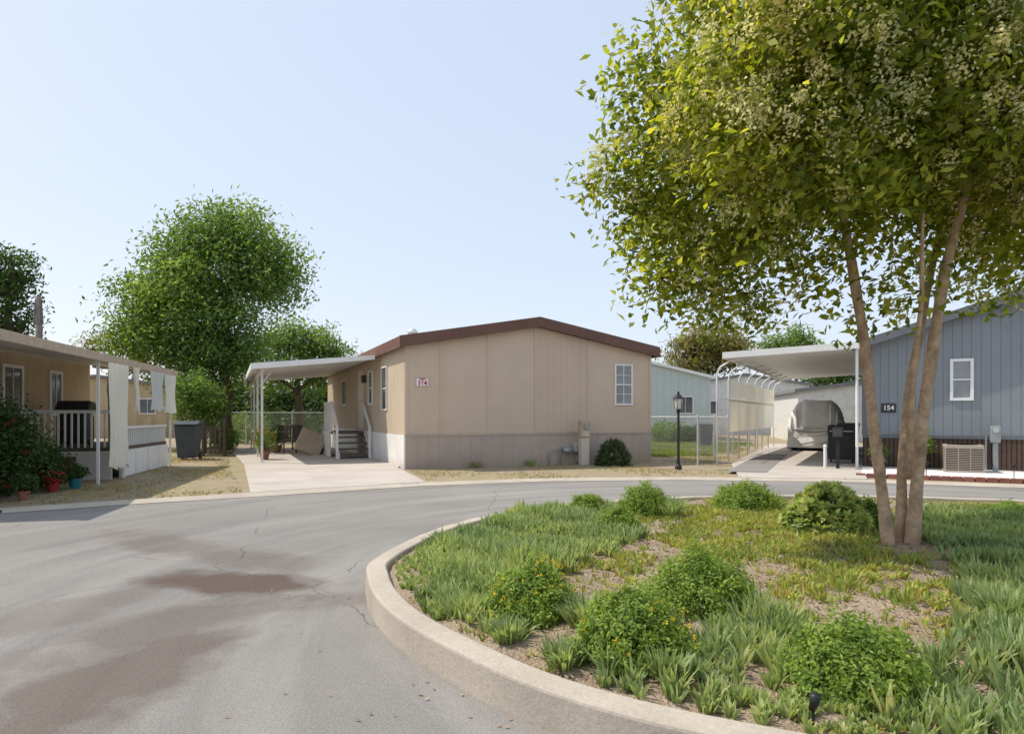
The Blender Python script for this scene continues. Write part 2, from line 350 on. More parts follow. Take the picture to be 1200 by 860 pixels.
# ------------------------------------------------------------ ground, road, drives
tag(MB().sheet([(-600, -300), (600, -300), (600, 900), (-600, 900)], 0).build('ground', 'ground'), 'dry earth and grass around the homes', 'ground', kind='structure')
edge = [(-60, 6), (-25, 7.6), (-12, 8.9), (-7.4, 9.9), (-6.1, 10.9), (-4.37, 12.0), (-1.87, 13.7), (.74, 14.7), (3.7, 15.0), (7.1, 14.5), (9.8, 13.4), (14, 11.8), (25, 8), (60, 3)]
tag(MB().sheet([(-60, -40)]+[(60, -40)]+edge[::-1], .006).build('road', 'road'), 'worn grey asphalt road curving round the planter', 'road', kind='structure')
g = MB()
for (a, b) in zip(edge[:-1], edge[1:]):
    a = Vector((*a, 0)); b = Vector((*b, 0)); n = Vector((-(b-a).y, (b-a).x, 0)).normalized()
    g.add([a-n*.22+Vector((0, 0, .012)), b-n*.22+Vector((0, 0, .012)), b+n*.12+Vector((0, 0, .05)), a+n*.12+Vector((0, 0, .05)), b+n*.3+Vector((0, 0, .0)), a+n*.3],
          [(0, 1, 2, 3), (3, 2, 4, 5)])
tag(g.build('kerb', 'curbc'), 'low rolled concrete kerb on the far side of the road', 'kerb', kind='structure')
tag(MB().prism_z([(-4.6, 12.0), (-1.75, 13.9), (-3.0, 17.9), (-3.0, 18.4), (-7.2, 28.5), (-11.2, 27.2), (-7.5, 19.1)], .0, .058).build('driveway', 'concrete', bevel=.01), 'pale concrete driveway running under the left carport', 'driveway', kind='structure')
tag(MB().prism_z([(5.0, 15.0), (7.6, 14.6), (8.9, 17.3), (16, 31), (12.5, 33), (6.2, 19.3)], .0, .057).build('driveway', 'concrete', bevel=.01), 'pale concrete driveway running under the right carport', 'driveway', kind='structure')
tag(MB().sheet([(5.15, 16.4), (6.0, 16.1), (9.5, 23.5), (8.7, 24)], .062).build('path', 'road'), 'dark asphalt patch in the right driveway', 'path', kind='structure')

# ------------------------------------------------------------ planter
ctrl = [(-1.17, 5.9), (-1.1, 5.15), (-.76, 4.25), (-.27, 3.5), (.24, 2.95), (1.1, 2.42), (2.3, 1.95), (4, 1.6), (7, 2), (9.5, 3.5), (10.5, 6), (9.5, 8.7), (7, 10.0), (4.5, 10.5), (2.5, 10.25), (.9, 9.5), (-.1, 8.6), (-.8, 7.4)]
def catmull(P, k=10):
    out = []; n = len(P)
    for i in range(n):
        p = [np.array(P[(i+j-1) % n]) for j in range(4)]
        for t in np.linspace(0, 1, k, endpoint=False):
            out.append(.5*((2*p[1])+(-p[0]+p[2])*t+(2*p[0]-5*p[1]+4*p[2]-p[3])*t*t+(-p[0]+3*p[1]-3*p[2]+p[3])*t**3))
    return np.array(out)
OUT = catmull(ctrl, 24); PC = np.array([4.6, 6.0])
ang = np.arctan2(OUT[:, 1]-PC[1], OUT[:, 0]-PC[0]); rad = np.hypot(*(OUT-PC).T); o_ = np.argsort(ang); ang = ang[o_]; rad = rad[o_]
ang3 = np.concatenate([ang-2*np.pi, ang, ang+2*np.pi]); rad3 = np.tile(rad, 3)
def pr_out(x, y): return np.interp(np.arctan2(y-PC[1], x-PC[0]), ang3, rad3)
def pfrac(x, y): return np.hypot(x-PC[0], y-PC[1])/pr_out(x, y)
def inside_soil(p, mg=.24): return np.hypot(p[:, 0]-PC[0], p[:, 1]-PC[1]) < pr_out(p[:, 0], p[:, 1])-mg
def soil_z(x, y):
    f = pfrac(x, y); return .13+.15*np.clip(1-f**2, 0, 1)+.018*np.sin(x*3.1+y*1.7)+.014*np.sin(x*7.3-y*5.1)*np.cos(y*6.2)
prof = [(0, .0), (0, .02), (.006, .17), (.01, .181), (.02, .189), (.15, .194), (.16, .19), (.168, .18), (.17, .05)]
tan = np.roll(OUT, -1, 0)-np.roll(OUT, 1, 0); tan /= np.linalg.norm(tan, axis=1, keepdims=True)
inn = np.stack([tan[:, 1], -tan[:, 0]], 1)
if ((OUT+inn*.1-PC)**2).sum() > ((OUT-PC)**2).sum(): inn = -inn
rings = []
dist = 0; nxt = 2.3
for i in range(len(OUT)):
    a = OUT[i]; b = OUT[(i+1) % len(OUT)]; rings.append((a, inn[i], 1)); L = np.linalg.norm(b-a)
    if dist+L > nxt:
        t = (nxt-dist)/L; p = a+(b-a)*t; e = (b-a)/L
        if .1 < t < .9:
            rings += [(p-e*.004, inn[i], 1), (p, inn[i], 0), (p+e*.004, inn[i], 1)]
        nxt += 3.1
    dist += L
mb = MB(); vs = []; np_ = len(prof); fs = []
for (p, q, s) in rings:
    wob = .004*math.sin(p[0]*9+p[1]*7)
    for (u, z) in prof:
        if not s: u = .005+u*.95 if u < .16 else u-.005; z = z-.005 if z > .1 else z
        vs.append((p[0]+q[0]*(u+wob), p[1]+q[1]*(u+wob), z+(wob if z > .1 else 0)))
nr = len(rings)
for i in range(nr):
    for k in range(np_-1): fs.append((i*np_+k, i*np_+k+1, ((i+1) % nr)*np_+k+1, ((i+1) % nr)*np_+k))
mb.add(vs, fs)
tag(mb.build('planter_kerb', 'curbc'), 'thick pale concrete kerb ringing the oval planter', 'kerb', kind='structure')
OUTs = OUT[::2]; inner = OUTs+inn[::2]*.16; vs = []; fs = []; nr = 60; na = len(inner)
for j in range(nr+1):
    f = 1-j/nr*.995
    for p in inner:
        q = PC+(p-PC)*f; vs.append((q[0], q[1], float(soil_z(q[0], q[1]))+ (0.006*random.uniform(-1, 1))))
for j in range(nr):
    for k in range(na): fs.append((j*na+k, j*na+(k+1) % na, (j+1)*na+(k+1) % na, (j+1)*na+k))
tag(MB().add(vs, fs).build('planter_soil', 'soil', smooth=True), 'brown soil and mulch mounded in the oval planter', 'soil', kind='structure')

def rand_planter(n):
    p = []
    while len(p) < n:
        q = rng.uniform([-1.2, 1.6], [10.5, 10.5], (n*2, 2)); q = q[inside_soil(q)]
        p = q if len(p) == 0 else np.concatenate([p, q])
    return p[:n]
def proj(p):
    return 600+F*p[:, 0]/p[:, 1], HY+F*(H-.25)/p[:, 1]
def in_reg(p, regs):
    u, v = proj(p); m = np.zeros(len(p), bool)
    wob = 1+.3*np.sin(p[:, 0]*6)*np.cos(p[:, 1]*5)+.15*np.sin(p[:, 0]*15+p[:, 1]*11)
    for (x, y, rx, ry) in regs: m |= ((u-x)/rx)**2+((v-y)/ry)**2 < wob
    return m
bushes = [
    (690, 590, 22, 23, 'b', 'small round green bush near the far left edge of the planter'),
    (757, 599, 32, 42, 'b', 'round green bush at the far edge, directly in line with the black lamp post'),
    (726, 624, 24, 34, 'b', 'little green bush just in front of the far left round bushes'),
    (875, 592, 40, 38, 'b', 'wide low green bush on the far edge left of the prickly succulent'),
    (626, 706, 52, 70, 'y', 'round bush dotted with yellow flowers in the left of the planter'),
    (745, 752, 68, 88, 'y', 'large round bush with a few yellow flowers at the middle of the planter'),
    (822, 700, 64, 78, 'b', 'dense round bush just behind the large middle one'),
    (1003, 785, 84, 90, 'b', 'broad bright green bush in the right foreground of the planter'),
    (1016, 620, 22, 40, 'b', 'small upright shrub between prickly succulent and tree trunks'),
    (1185, 612, 30, 26, 'b', 'low round bush at the right frame edge behind the tree trunks')]
occ = []
def bush(px, py, hw, h, kind, lab, mname='bush', z0=None, n=None, nm='round_bush', cat='bush', smooth=False):
    Y = (H-.25)*F/(py-HY); X = (px-600)/F*Y; w = hw/F*Y; hh = h/F*Y*.95; z = float(soil_z(X, Y)) if z0 is None else z0
    t = thing(nm, lab, cat, (X, Y, z)); occ.append((X, Y, w*.8))
    n = n or 12000
    k = n//12; d = unit(rng.normal(size=(k, 3))); d[:, 2] = np.abs(d[:, 2])-.05
    la = .04 if smooth else .8
    lump = 1+la*(.16*np.sin(d[:, :1]*6+px)*np.cos(d[:, 1:2]*5+py)+.1*np.sin(d[:, 2:]*9+d[:, :1]*8)+.05*np.sin(d[:, :1]*17+d[:, 2:]*13+py))
    rr = rng.uniform(.4, 1, (k, 1))**.5*lump
    rr[rng.uniform(size=k) < (0 if smooth else .05)] *= 1.13
    c = d*rr*np.array([w, w, hh*.92]); pts = np.repeat(c, 12, 0)+rng.normal(size=(k*12, 3))*.02*max(1, w/.3)*(1 if not smooth else .6)
    pts[:, 2] = np.clip(pts[:, 2], .01, None)
    leaves('foliage', mname, pts, .03*max(1, w/.35), .014*max(1, w/.35), t, up=.5, bias=np.repeat(d, 12, 0)*1.3)
    mb = MB()
    for i in range(9):
        a = i*.7; mb.tube([(0, 0, -.03), (.35*w*math.cos(a), .35*w*math.sin(a), hh*.4), (.7*w*math.cos(a), .7*w*math.sin(a), hh*.65)], [.012, .008, .004], 5)
    mb.build('stem', 'bark_dark', t)
    if kind == 'y':
        nf = 80 if px < 700 else 26
        d = unit(rng.normal(size=(nf, 3))); d[:, 2] = np.abs(d[:, 2]); p = np.repeat(d*np.array([w, w, hh])*1.03, 5, 0)+rng.normal(size=(nf*5, 3))*.006
        tag(leaves('flowers', 'yellow', p, .018, .012, t, up=1), kind='stuff')
    return t
for b in bushes: bush(*b)
def tuft_pts(P, n, L, W, spread=.05, lean=1.0):
    base = np.repeat(P, n, 0); a = rng.uniform(0, 2*np.pi, len(base)); ln = rng.uniform(.1, lean, len(base))
    d = np.stack([np.cos(a)*ln, np.sin(a)*ln, np.ones(len(base))], 1); base = base+np.stack([np.cos(a), np.sin(a), np.zeros(len(a))], 1)*spread*rng.uniform(0, 1, (len(a), 1))
    return base, d, L*rng.uniform(.6, 1.15, len(base)), W*rng.uniform(.7, 1.2, len(base))
tufts = [(596, 728, .16, 'spiky grey green tuft beside the inner kerb, left one of the pair'), (662, 757, .17, 'spiky grey green tuft beside the inner kerb, right one of the pair'),
         (686, 722, .24, 'taller feathery tuft between the yellow flowering bush and the large bush'), (787, 603, .32, 'grey green tuft between two round bushes at the far edge'),
         (1178, 728, .26, 'silvery tuft at the right side of the frame below the tree'), (1190, 768, .22, 'second silvery tuft at the right side, nearer the camera'),
         (905, 735, .2, 'grey green tuft midway between the two largest round bushes'), (560, 672, .2, 'tall strap leaved tuft left of the yellow flowering bush')]
for (px, py, h, lab) in tufts:
    p = gr(px, py, .25); z = float(soil_z(p.x, p.y)); occ.append((p.x, p.y, .1))
    o = blades('grassy_tuft', 'strap', *tuft_pts(np.zeros((1, 3)), 280, h, .012, .09, .95)); o.location = (p.x, p.y, z-.005); tag(o, lab, 'plant')
def clear_occ(p):
    m = np.ones(len(p), bool)
    for (x, y, r) in occ: m &= np.hypot(p[:, 0]-x, p[:, 1]-y) > r
    return m
A = [(535, 655, 105, 62), (500, 690, 75, 45), (600, 608, 120, 26), (580, 640, 100, 34), (660, 600, 60, 22), (830, 790, 140, 50), (930, 825, 120, 48), (770, 775, 75, 40), (1150, 625, 100, 24), (1170, 645, 80, 22), (1185, 690, 55, 38), (1160, 835, 100, 50), (1110, 800, 60, 32), (890, 750, 60, 30), (700, 628, 50, 16), (700, 790, 40, 16), (1170, 760, 60, 30), (560, 725, 30, 12)]
p = rand_planter(44000); u, v = proj(p); off = (u > 1260)
p = p[((in_reg(p, A)) | (off & (rng.uniform(size=len(p)) < .25))) & clear_occ(p)]
p = p[rng.uniform(size=len(p)) < np.where(p[:, 1] < 5.5, .40, .34)]
P3 = np.column_stack([p, soil_z(p[:, 0], p[:, 1])])
hgt = .155*(1+.4*np.sin(p[:, 0]*2.9+1)*np.cos(p[:, 1]*2.3)+.28*np.sin(p[:, 0]*8+p[:, 1]*7))
hgt *= np.clip((pr_out(p[:, 0], p[:, 1])-np.hypot(p[:, 0]-PC[0], p[:, 1]-PC[1])-.12)/.3, .5, 1)
b_, d_, l_, w_ = tuft_pts(P3, 14, 1, .0165, .022, .75); l_ = l_*np.repeat(hgt, 14)
o = blades('ground_cover', 'strap', b_, d_, l_, w_, bend=.22); tag(o, 'mats of grey green strap leaved ground cover in the planter', 'ground cover', kind='stuff')
Bq = [(860, 625, 85, 24), (930, 640, 100, 22), (1010, 665, 80, 16), (1090, 700, 60, 18), (960, 690, 60, 14), (810, 600, 70, 12), (900, 605, 80, 12), (735, 655, 30, 10), (1150, 600, 100, 9), (920, 720, 50, 14), (1120, 740, 40, 14), (680, 655, 20, 8), (850, 655, 50, 12)]
p = rand_planter(22000); p = p[in_reg(p, Bq) & clear_occ(p)]; p = p[rng.uniform(size=len(p)) < .5]
P3 = np.column_stack([p, soil_z(p[:, 0], p[:, 1])])
o = blades('succulent_carpet', 'ice', *tuft_pts(P3, 12, .075, .014, .05, 1.5), bend=.1); tag(o, 'low yellow green and orange succulent carpet under the tree', 'ground cover', kind='stuff')
p = rand_planter(9000); P3 = np.column_stack([p, soil_z(p[:, 0], p[:, 1])+.008])
o = leaves('leaf_litter', 'litter', P3, .045, .022, up=3.5); tag(o, 'dry brown leaves scattered over the planter soil', 'leaves', kind='stuff')
p = rand_planter(2600); P3 = np.column_stack([p, soil_z(p[:, 0], p[:, 1])])
o = blades('weeds', 'ice', *tuft_pts(P3, 8, .07, .01, .03, 1.3)); tag(o, 'small weeds sprouting from bare planter soil', 'weeds', kind='stuff')
q = OUT[rng.integers(0, len(OUT), 150)]; dirs = unit(np.column_stack([q-PC, np.zeros(150)]))[:, :2]
q = q+dirs*(rng.exponential(.35, (150, 1))+.03); P3 = np.column_stack([q, np.full(150, .014)])
o = leaves('fallen_leaves', 'litter', P3, .03, .016, up=6); tag(o, 'few dry leaves blown onto the asphalt beside the planter kerb', 'leaves', kind='stuff')
Y = 6.7; X = (968-600)/F*Y; t = thing('succulent_clump', 'rounded clump of yellow green succulent rosettes left of the tree trunks', 'succulent', (X, Y, float(soil_z(X, Y))))
cs = []; ds = []
for i in range(200):
    d = unit(rng.normal(size=(1, 3)))[0]; d[2] = abs(d[2]); c = d*np.array([.38, .34, .44])*rng.uniform(.85, 1.02)
    k = 16; a = rng.uniform(0, 2*np.pi, k); q = Vector(d).to_track_quat('Z', 'Y')
    for j in range(k):
        e = q@Vector((math.cos(a[j]), math.sin(a[j]), random.uniform(.5, 1.8))); cs.append(c); ds.append(e)
blades('rosettes', 'agave', np.array(cs), np.array(ds), .085, .036, t, bend=.0)
d = unit(rng.normal(size=(2500, 3))); d[:, 2] = np.abs(d[:, 2])
leaves('foliage', 'bush', d*np.array([.33, .30, .38])*rng.uniform(.8, 1, (2500, 1)), .06, .035, t, bias=d*2)
mb = MB()
for i in range(12):
    a = i*.55; mb.tube([(0, 0, -.02), (.15*math.cos(a), .15*math.sin(a), .15), (.22*math.cos(a), .22*math.sin(a), .22)], .014, 5)
mb.build('stem', 'bark', t)
p = gr(1040, 836, .2); o = blades('agave_plant', 'agave', *tuft_pts(np.zeros((1, 3)), 11, .17, .035, .01, .6), bend=0); o.location = (p.x, p.y, float(soil_z(p.x, p.y))); tag(o, 'small broad leaved agave just inside the front kerb', 'agave')
p = gr(953, 838, .2); t = thing('garden_spotlight', 'small black garden spotlight on a stake inside the front kerb', 'light', (p.x, p.y, float(soil_z(p.x, p.y))))
MB().tube([(0, 0, -.05), (0, 0, .07)], .006).build('stake', 'black', t)
MB().tube([(0, .01, .06), (0, -.012, .1), (.0, -.02, .13)], [.014, .02, .021], 12).build('lamp_head', 'black', t, smooth=True)

# ------------------------------------------------------------ trees
def tree(name, label, loc, trunks, blobs, leafm, n_dens, pr, per, L, W, barkm='bark_dark', limbs=True, lr=.03, up=.5, group=None, twigs=4, shell=.45, minr=0):
    t = thing(name, label, 'tree', loc, 0, group)
    for pts, rs in trunks:
        mbt = MB(); Pn = [Vector(q) for q in pts]; fine = []; fr = []
        for i in range(len(Pn)-1):
            for k in range(6):
                f = k/6; q = Pn[i].lerp(Pn[i+1], f); q = q+Vector((math.sin(q.z*3.1+i), math.cos(q.z*2.7), 0))*rs[0]*.14
                fine.append(q); fr.append((rs[i]*(1-f)+rs[i+1]*f)*(1+.06*math.sin(q.z*9)))
        fine.append(Pn[-1]); fr.append(rs[-1]); mbt.tube(fine, fr, 12); mbt.build('trunk', barkm, t, smooth=True)
    if limbs:
        mbt = MB(); tips = [(Vector(q), r) for pts, rs in trunks for q, r in list(zip(pts, rs))[1:]]
        for c, r in blobs:
            if r < minr: continue
            c = Vector(c); best = min(tips, key=lambda q: (q[0]-c).length+max(0, q[0].z-c.z-(.4 if minr else -.3))*2.5+max(0, 2.1-q[0].z)*(3 if minr else 0))
            if (best[0]-c).length < .1: continue
            a = best[0]; mid = a.lerp(c, .5)+Vector((random.uniform(-.1, .1), random.uniform(-.1, .1), .12))*(c-a).length*.6
            r0 = min(lr, best[1]*.6)
            mbt.tube([a, a.lerp(mid, .5)+Vector((0, 0, .02)), mid, mid.lerp(c, .6), c], [r0, r0*.8, r0*.6, r0*.4, r0*.15], 6)
            rr = r if not hasattr(r, '__len__') else sum(r)/3
            for k in range(twigs):
                d = Vector((random.gauss(0, 1), random.gauss(0, 1), random.gauss(0, .7))).normalized()*rr*.8
                mbt.tube([mid.lerp(c, .4), mid.lerp(c, .7)+d*.45, c+d], [r0*.4, r0*.25, r0*.08], 5)
        mbt.build('branches', barkm, t, smooth=True)
    pts = puffs(blobs, n_dens, pr, per, shell)
    leaves('crown', leafm, pts, L, W, t, up=up, bias=SB)
    return t
base = gr(1058, 640, .27); T0 = Vector((base.x, base.y, float(soil_z(base.x, base.y))))
def tl(px, py, dy=0): q = at(px, py, base.y+dy); return q-T0
trunks = [([tl(1043, 648), tl(1036, 600, .02), tl(1024, 500, 0), tl(1012, 400, -.05), tl(1000, 310, -.1), tl(985, 235, -.15), tl(960, 150, -.2), tl(930, 60, -.2)], [.058, .049, .045, .043, .04, .035, .026, .014]),
          ([tl(1056, 650, .12), tl(1056, 560, .12), tl(1066, 450, .2), tl(1085, 350, .3), tl(1105, 262, .4), tl(1120, 150, .5), tl(1125, 50, .5)], [.054, .043, .039, .035, .031, .023, .013]),
          ([tl(1070, 650, 0), tl(1071, 600, 0), tl(1080, 500, 0), tl(1093, 400, -.05), tl(1109, 320, -.1), tl(1124, 255, -.2), tl(1140, 150, -.3), tl(1155, 40, -.3)], [.07, .056, .052, .048, .044, .039, .028, .014]),
          ([tl(1064, 560, -.05), tl(1070, 450, -.2), tl(1080, 350, -.4), tl(1082, 250, -.5)], [.026, .024, .019, .012])]
bl2 = [(830, 60, 65), (790, 120, 60), (745, 190, 45), (765, 250, 45), (765, 312, 36), (748, 346, 22), (820, 318, 42), (875, 335, 38), (850, 235, 75), (935, 275, 48), (930, 180, 90), (1000, 60, 110), (1060, 180, 80), (1005, 290, 24), (1100, 220, 55), (1150, 150, 90), (1150, 40, 90), (1026, 352, 24), (1175, 275, 38), (900, 20, 70), (1240, 100, 100), (1240, 230, 70), (1000, -60, 100), (900, -60, 70), (1120, -80, 90), (702, 208, 26), (722, 120, 24), (770, 60, 34), (800, 8, 36), (1215, 315, 34), (1088, 300, 20), (890, 110, 80), (1320, 60, 100), (1330, 190, 80),
       (795, 352, 26), (848, 366, 26), (902, 358, 24), (945, 328, 28), (1140, 335, 22), (1185, 345, 20), (1008, 378, 14), (1045, 320, 20), (970, 300, 22), (1130, 285, 26)]
cc = tl(1010, 130); blobs = []
for (px, py, r) in bl2:
    q = tl(px, py, 0); rr = r/F*base.y
    blobs.append((tuple(q+Vector((0, random.uniform(-.25, .25), 0))), rr*.97))
    if r > 40:
        for dy in (-1.0, 1.05):
            k = .8; q2 = cc+(q-cc)*k; blobs.append(((q2.x, dy*random.uniform(.7, 1.15), q2.z), rr*.85))
t = tree('shade_tree', 'tall multi trunk shade tree with yellow green blossoming crown rising from the planter', T0, trunks, blobs, 'leaf_near', 185, .25, 26, .094, .05, 'bark', lr=.011, up=.5, twigs=2, shell=.6, minr=.34)
ctr = []
for c, r in blobs:
    if c[1] > .6: continue
    k = int(290*r*r)
    d = unit(rng.normal(size=(k, 3))*.8+np.array([-.4, -.55, .2])); ctr.append(np.array(c)+d*r*rng.uniform(1.0, 1.16, (k, 1)))
ctr = np.concatenate(ctr); ctr = ctr[(np.sin(ctr[:, 0]*3.3)+np.sin(ctr[:, 2]*3.9+1)+rng.uniform(-1, 1, len(ctr))) > -.45]
pp = np.repeat(ctr, 24, 0); q = rng.normal(size=pp.shape)*np.array([.035, .035, .055]); pp = pp+q
tag(leaves('blossoms', 'blossom', pp, .034, .024, t, up=.2, bias=SB), kind='stuff')

def outline_tree(nm, lab, Y, bx, items, leafm, dens, pr, per, L, W, tw=.25, depth=.8, grp=None, sc=1):
    b0 = Vector(((bx-600)/F*Y, Y, 0)); bl = []
    for (px, py, r) in items:
        q = at(px, py, Y)-b0; rr = r/F*Y*sc
        bl.append((tuple(q), rr))
        for dy in (-1, 1): bl.append(((q.x*.85, dy*rr*depth*random.uniform(.7, 1.2), q.z), rr*.85))
    zc = sum(b[0][2] for b in bl)/len(bl)
    tr = [([(0, 0, -.1), (.05, 0, zc*.3), (-.1, .1, zc*.6), (.1, 0, zc), (.2, 0, zc*1.25)], [tw, tw*.8, tw*.65, tw*.45, tw*.15])]
    return tree(nm, lab, b0, tr, bl, leafm, dens, pr, per, L, W, lr=tw*.3, group=grp)
outline_tree('leafy_tree', 'big bright green tree with full crown behind the left yard', 28, 265,
    [(245, 275, 34), (290, 272, 32), (207, 305, 36), (250, 325, 56), (312, 312, 42), (165, 350, 34), (200, 375, 48), (140, 385, 22), (260, 390, 55), (325, 340, 30), (172, 408, 34), (225, 430, 38), (280, 420, 32), (337, 298, 18), (268, 250, 14), (132, 404, 14), (345, 325, 14), (185, 322, 18)],
    'leaf_left', 24, .8, 28, .24, .1, depth=.7, sc=.95)
outline_tree('leafy_tree', 'darker green tree behind the carport of the beige home', 36, 350,
    [(345, 392, 22), (318, 408, 24), (375, 402, 24), (350, 425, 30), (396, 412, 16), (385, 440, 22), (310, 440, 22), (400, 430, 12)], 'leaf_left', 22, .6, 22, .26, .1)
outline_tree('leafy_tree', 'dark tree at the far left edge behind the tan home', 26, 8,
    [(5, 310, 26), (28, 325, 14), (10, 350, 26), (-20, 330, 34), (25, 375, 14), (0, 395, 28), (-30, 380, 30)], 'leaf_dark', 26, .5, 22, .22, .09)
outline_tree('leafy_tree', 'olive brown tree above the pale green home', 55, 830,
    [(815, 402, 18), (850, 400, 22), (835, 420, 26), (800, 425, 20), (868, 412, 18), (795, 405, 10)], 'leaf_olive', 14, .9, 22, .4, .14)
outline_tree('leafy_tree', 'small pale green tree far behind the right carport', 70, 935,
    [(935, 398, 14), (905, 405, 12), (955, 406, 10), (920, 410, 14)], 'leaf_left', 10, 1, 22, .5, .17)
outline_tree('leafy_tree', 'low olive tree between the tan home and the big tree', 30, 128, [(118, 395, 14), (105, 410, 14), (140, 420, 18), (165, 430, 16)], 'leaf_olive', 20, .5, 20, .22, .08, tw=.1)
outline_tree('citrus_tree', 'small citrus tree behind the grey wheeled bin', 24.5, 232, [(225, 450, 18), (242, 462, 20), (218, 472, 18), (232, 488, 22), (252, 480, 16)], 'leaf_left', 60, .35, 20, .15, .07, tw=.06)
outline_tree('leafy_tree', 'dark tree far off beyond the covered car', 60, 985, [(970, 440, 14), (1000, 435, 16), (985, 450, 18), (950, 450, 12)], 'leaf_dark', 10, 1, 22, .5, .17)
for i, (px, Y, s, lab) in enumerate([(215, 52, 1.0, 'rounded dark tree at the horizon seen left of the bin'), (280, 44, 1.0, 'dark tree at the horizon just left of the carport post'), (325, 42, .8, 'dark tree at the horizon between carport post and far grey home'), (385, 43, .9, 'dark tree at the horizon right of the far grey home')]):
    outline_tree('distant_tree', lab, Y, px, [(px-22, 468, 20*s), (px+22, 466, 20*s), (px, 458, 18*s), (px-4, 478, 22*s)], 'leaf_dark', 9, 1, 18, .5, .18, grp='dark trees on the horizon')
p = at(45, 487, 22.5); t = thing('dead_palm_trunk', 'slim grey bare trunk standing beside the far left tree', 'trunk', (p.x, p.y, 0))
MB().tube([(0, 0, -.1), (.04, 0, 3), (0, 0, 5.3)], [.14, .11, .09], 10).build('trunk', 'greybark', t, smooth=True)
mb = MB()
for i in range(9): a = i*.7; mb.tube([(0, 0, 5.4), (.08*math.cos(a), .08*math.sin(a), 5.2), (.13*math.cos(a), .13*math.sin(a), 4.4)], .022, 5)
mb.build('frond_skirt', 'greybark', t)

# ------------------------------------------------------------ main mobile home
th = math.atan2(2.9, 6.98); W = 7.56; L = 15.0
hm = thing('mobile_home', 'beige gabled mobile home with brown fascia at the centre of the photo', 'mobile home', (-2.78, 17.8, 0), th)
wall = MB(); ez = 3.22; az = 3.9
wall.prism_y([(0, .9), (W, .9), (W, ez), (W/2, az), (0, ez)], 0, L)
for xx in (.96, 2.3, 3.72, 5.42):
    zt = ez+(az-ez)*(1-abs(xx-W/2)/(W/2)); wall.box(xx-.025, xx+.025, -.018, -.001, .9, zt-.02)
wall.box(-.012, .06, -.02, -.001, .9, ez).box(W-.06, W+.012, -.02, -.001, .9, ez)
wall.build('wall', 'beige', hm)
MB().prism_y([(3.75, .93), (5.39, .93), (5.39, ez+(az-ez)*.56), (3.78, az-.03), (3.75, az-.03)], -.009, -.001).build('siding_panel', 'beige_siding', hm, label='slightly darker grooved siding panel')
MB().box(-.01, -.001, .08, L, .9, ez).build('side_wall', 'beige_side', hm)
MB().box(.0, W, -.03, .1, 0, .88).box(W-.02, W+.02, .1, L, 0, .88).build('skirting', 'mauve', hm)
MB().box(-.03, W+.03, -.045, -.031, .86, .9).build('trim_strip', 'mauve', hm)
MB().box(-.04, .0, -.02, L, 0, .89).build('skirting', 'whiteskirt', hm, label='pale skirting along the side wall')
r0, r1, ra = ez-.02, ez+.28, az+.28
MB().prism_y([(-.2, r0-.04), (W/2, az-.02), (W+.2, r0-.04), (W+.2, r1-.04), (W/2, ra-.02), (-.2, r1-.04)], -.22, -.15).build('fascia', 'brown', hm)
MB().prism_y([(-.16, r1-.2), (W/2, ra-.2), (W+.16, r1-.2), (W+.16, r1-.05), (W/2, ra-.03), (-.16, r1-.05)], -.149, L+.2).build('roof', 'roof', hm)
MB().box(-.2, -.165, -.149, L+.2, r0-.04, r1-.05).build('fascia', 'brown', hm, label='side fascia under the left eaves')
MB().box(W+.165, W+.2, -.149, L+.2, r0-.04, r1-.05).build('fascia', 'brown', hm, label='side fascia under the right eaves')
MB().lathe([(.09, 0), (.09, .3), (.15, .31), (.16, .36), (.1, .44), (.02, .46)], (.75, 2.2, r1+.0), 14).build('roof_vent', 'galv', hm)
MB().lathe([(.05, 0), (.05, .25), (.08, .26), (.02, .33)], (3, 7, ra-.2), 10).build('roof_vent', 'galv', hm)
window(hm, 6.6, 2.32, .62, 1.22, 2, 4, -.002, pane='blind')
sg = MB().box(-.18, .18, -.02, 0, -.115, .115).build('number_plate', 'signpink', hm, loc=(.45, -.004, 2.28), bevel=.004)
text(sg, '164', .17, (0, -.023, -.025), (R(90), 0, 0), 'signred', off=.035); text(sg, '****', .09, (0, -.023, .06), (R(90), 0, 0), 'signred', 'star_row')
fr = MB()
fr.add([(x, -.0215, z) for x, z in ((-.176, -.111), (.176, -.111), (.176, .111), (-.176, .111), (-.166, -.101), (.166, -.101), (.166, .101), (-.166, .101))], [(0, 1, 5, 4), (1, 2, 6, 5), (2, 3, 7, 6), (3, 0, 4, 7)])
fr.build('border', 'signred', sg)
window(hm, 0, 0, .75, 1.3, 1, 2, base=(-.012, 2.5, 2.2), rz=R(-90), frame='whitedirty')
window(hm, 0, 0, .7, 1.1, 1, 2, base=(-.012, 4.6, 2.3), rz=R(-90), frame='white')
window(hm, 0, 0, 1.2, 1.0, 2, 1, base=(-.012, 10, 2.3), rz=R(-90), frame='white')
dr = MB().box(-.45, .45, -.035, 0, -1.0, 1.0).box(-.3, .3, -.045, -.036, .2, .8).box(-.3, .3, -.045, -.036, -.8, 0).build('door', 'whitedirty', hm, loc=(-.012, 6.3, 1.95), rot=(0, 0, R(-90)), bevel=.006)
MB().tube([(.36, -.04, -.05), (.36, -.09, -.05), (.3, -.09, -.05)], .012).build('door_handle', 'galv', dr)
MB().box(-.16, -.02, 5.4, 5.55, 2.5, 2.75).build('porch_lamp', 'darkgrey', hm)
mb = MB(); px0 = 4.45
mb.tube([(px0, -.12, 0), (px0, -.12, .5), (px0+.2, -.12, .5), (px0+.2, -.12, .36), (px0+.55, -.12, .36), (px0+.55, -.12, .55)], .022, 8)
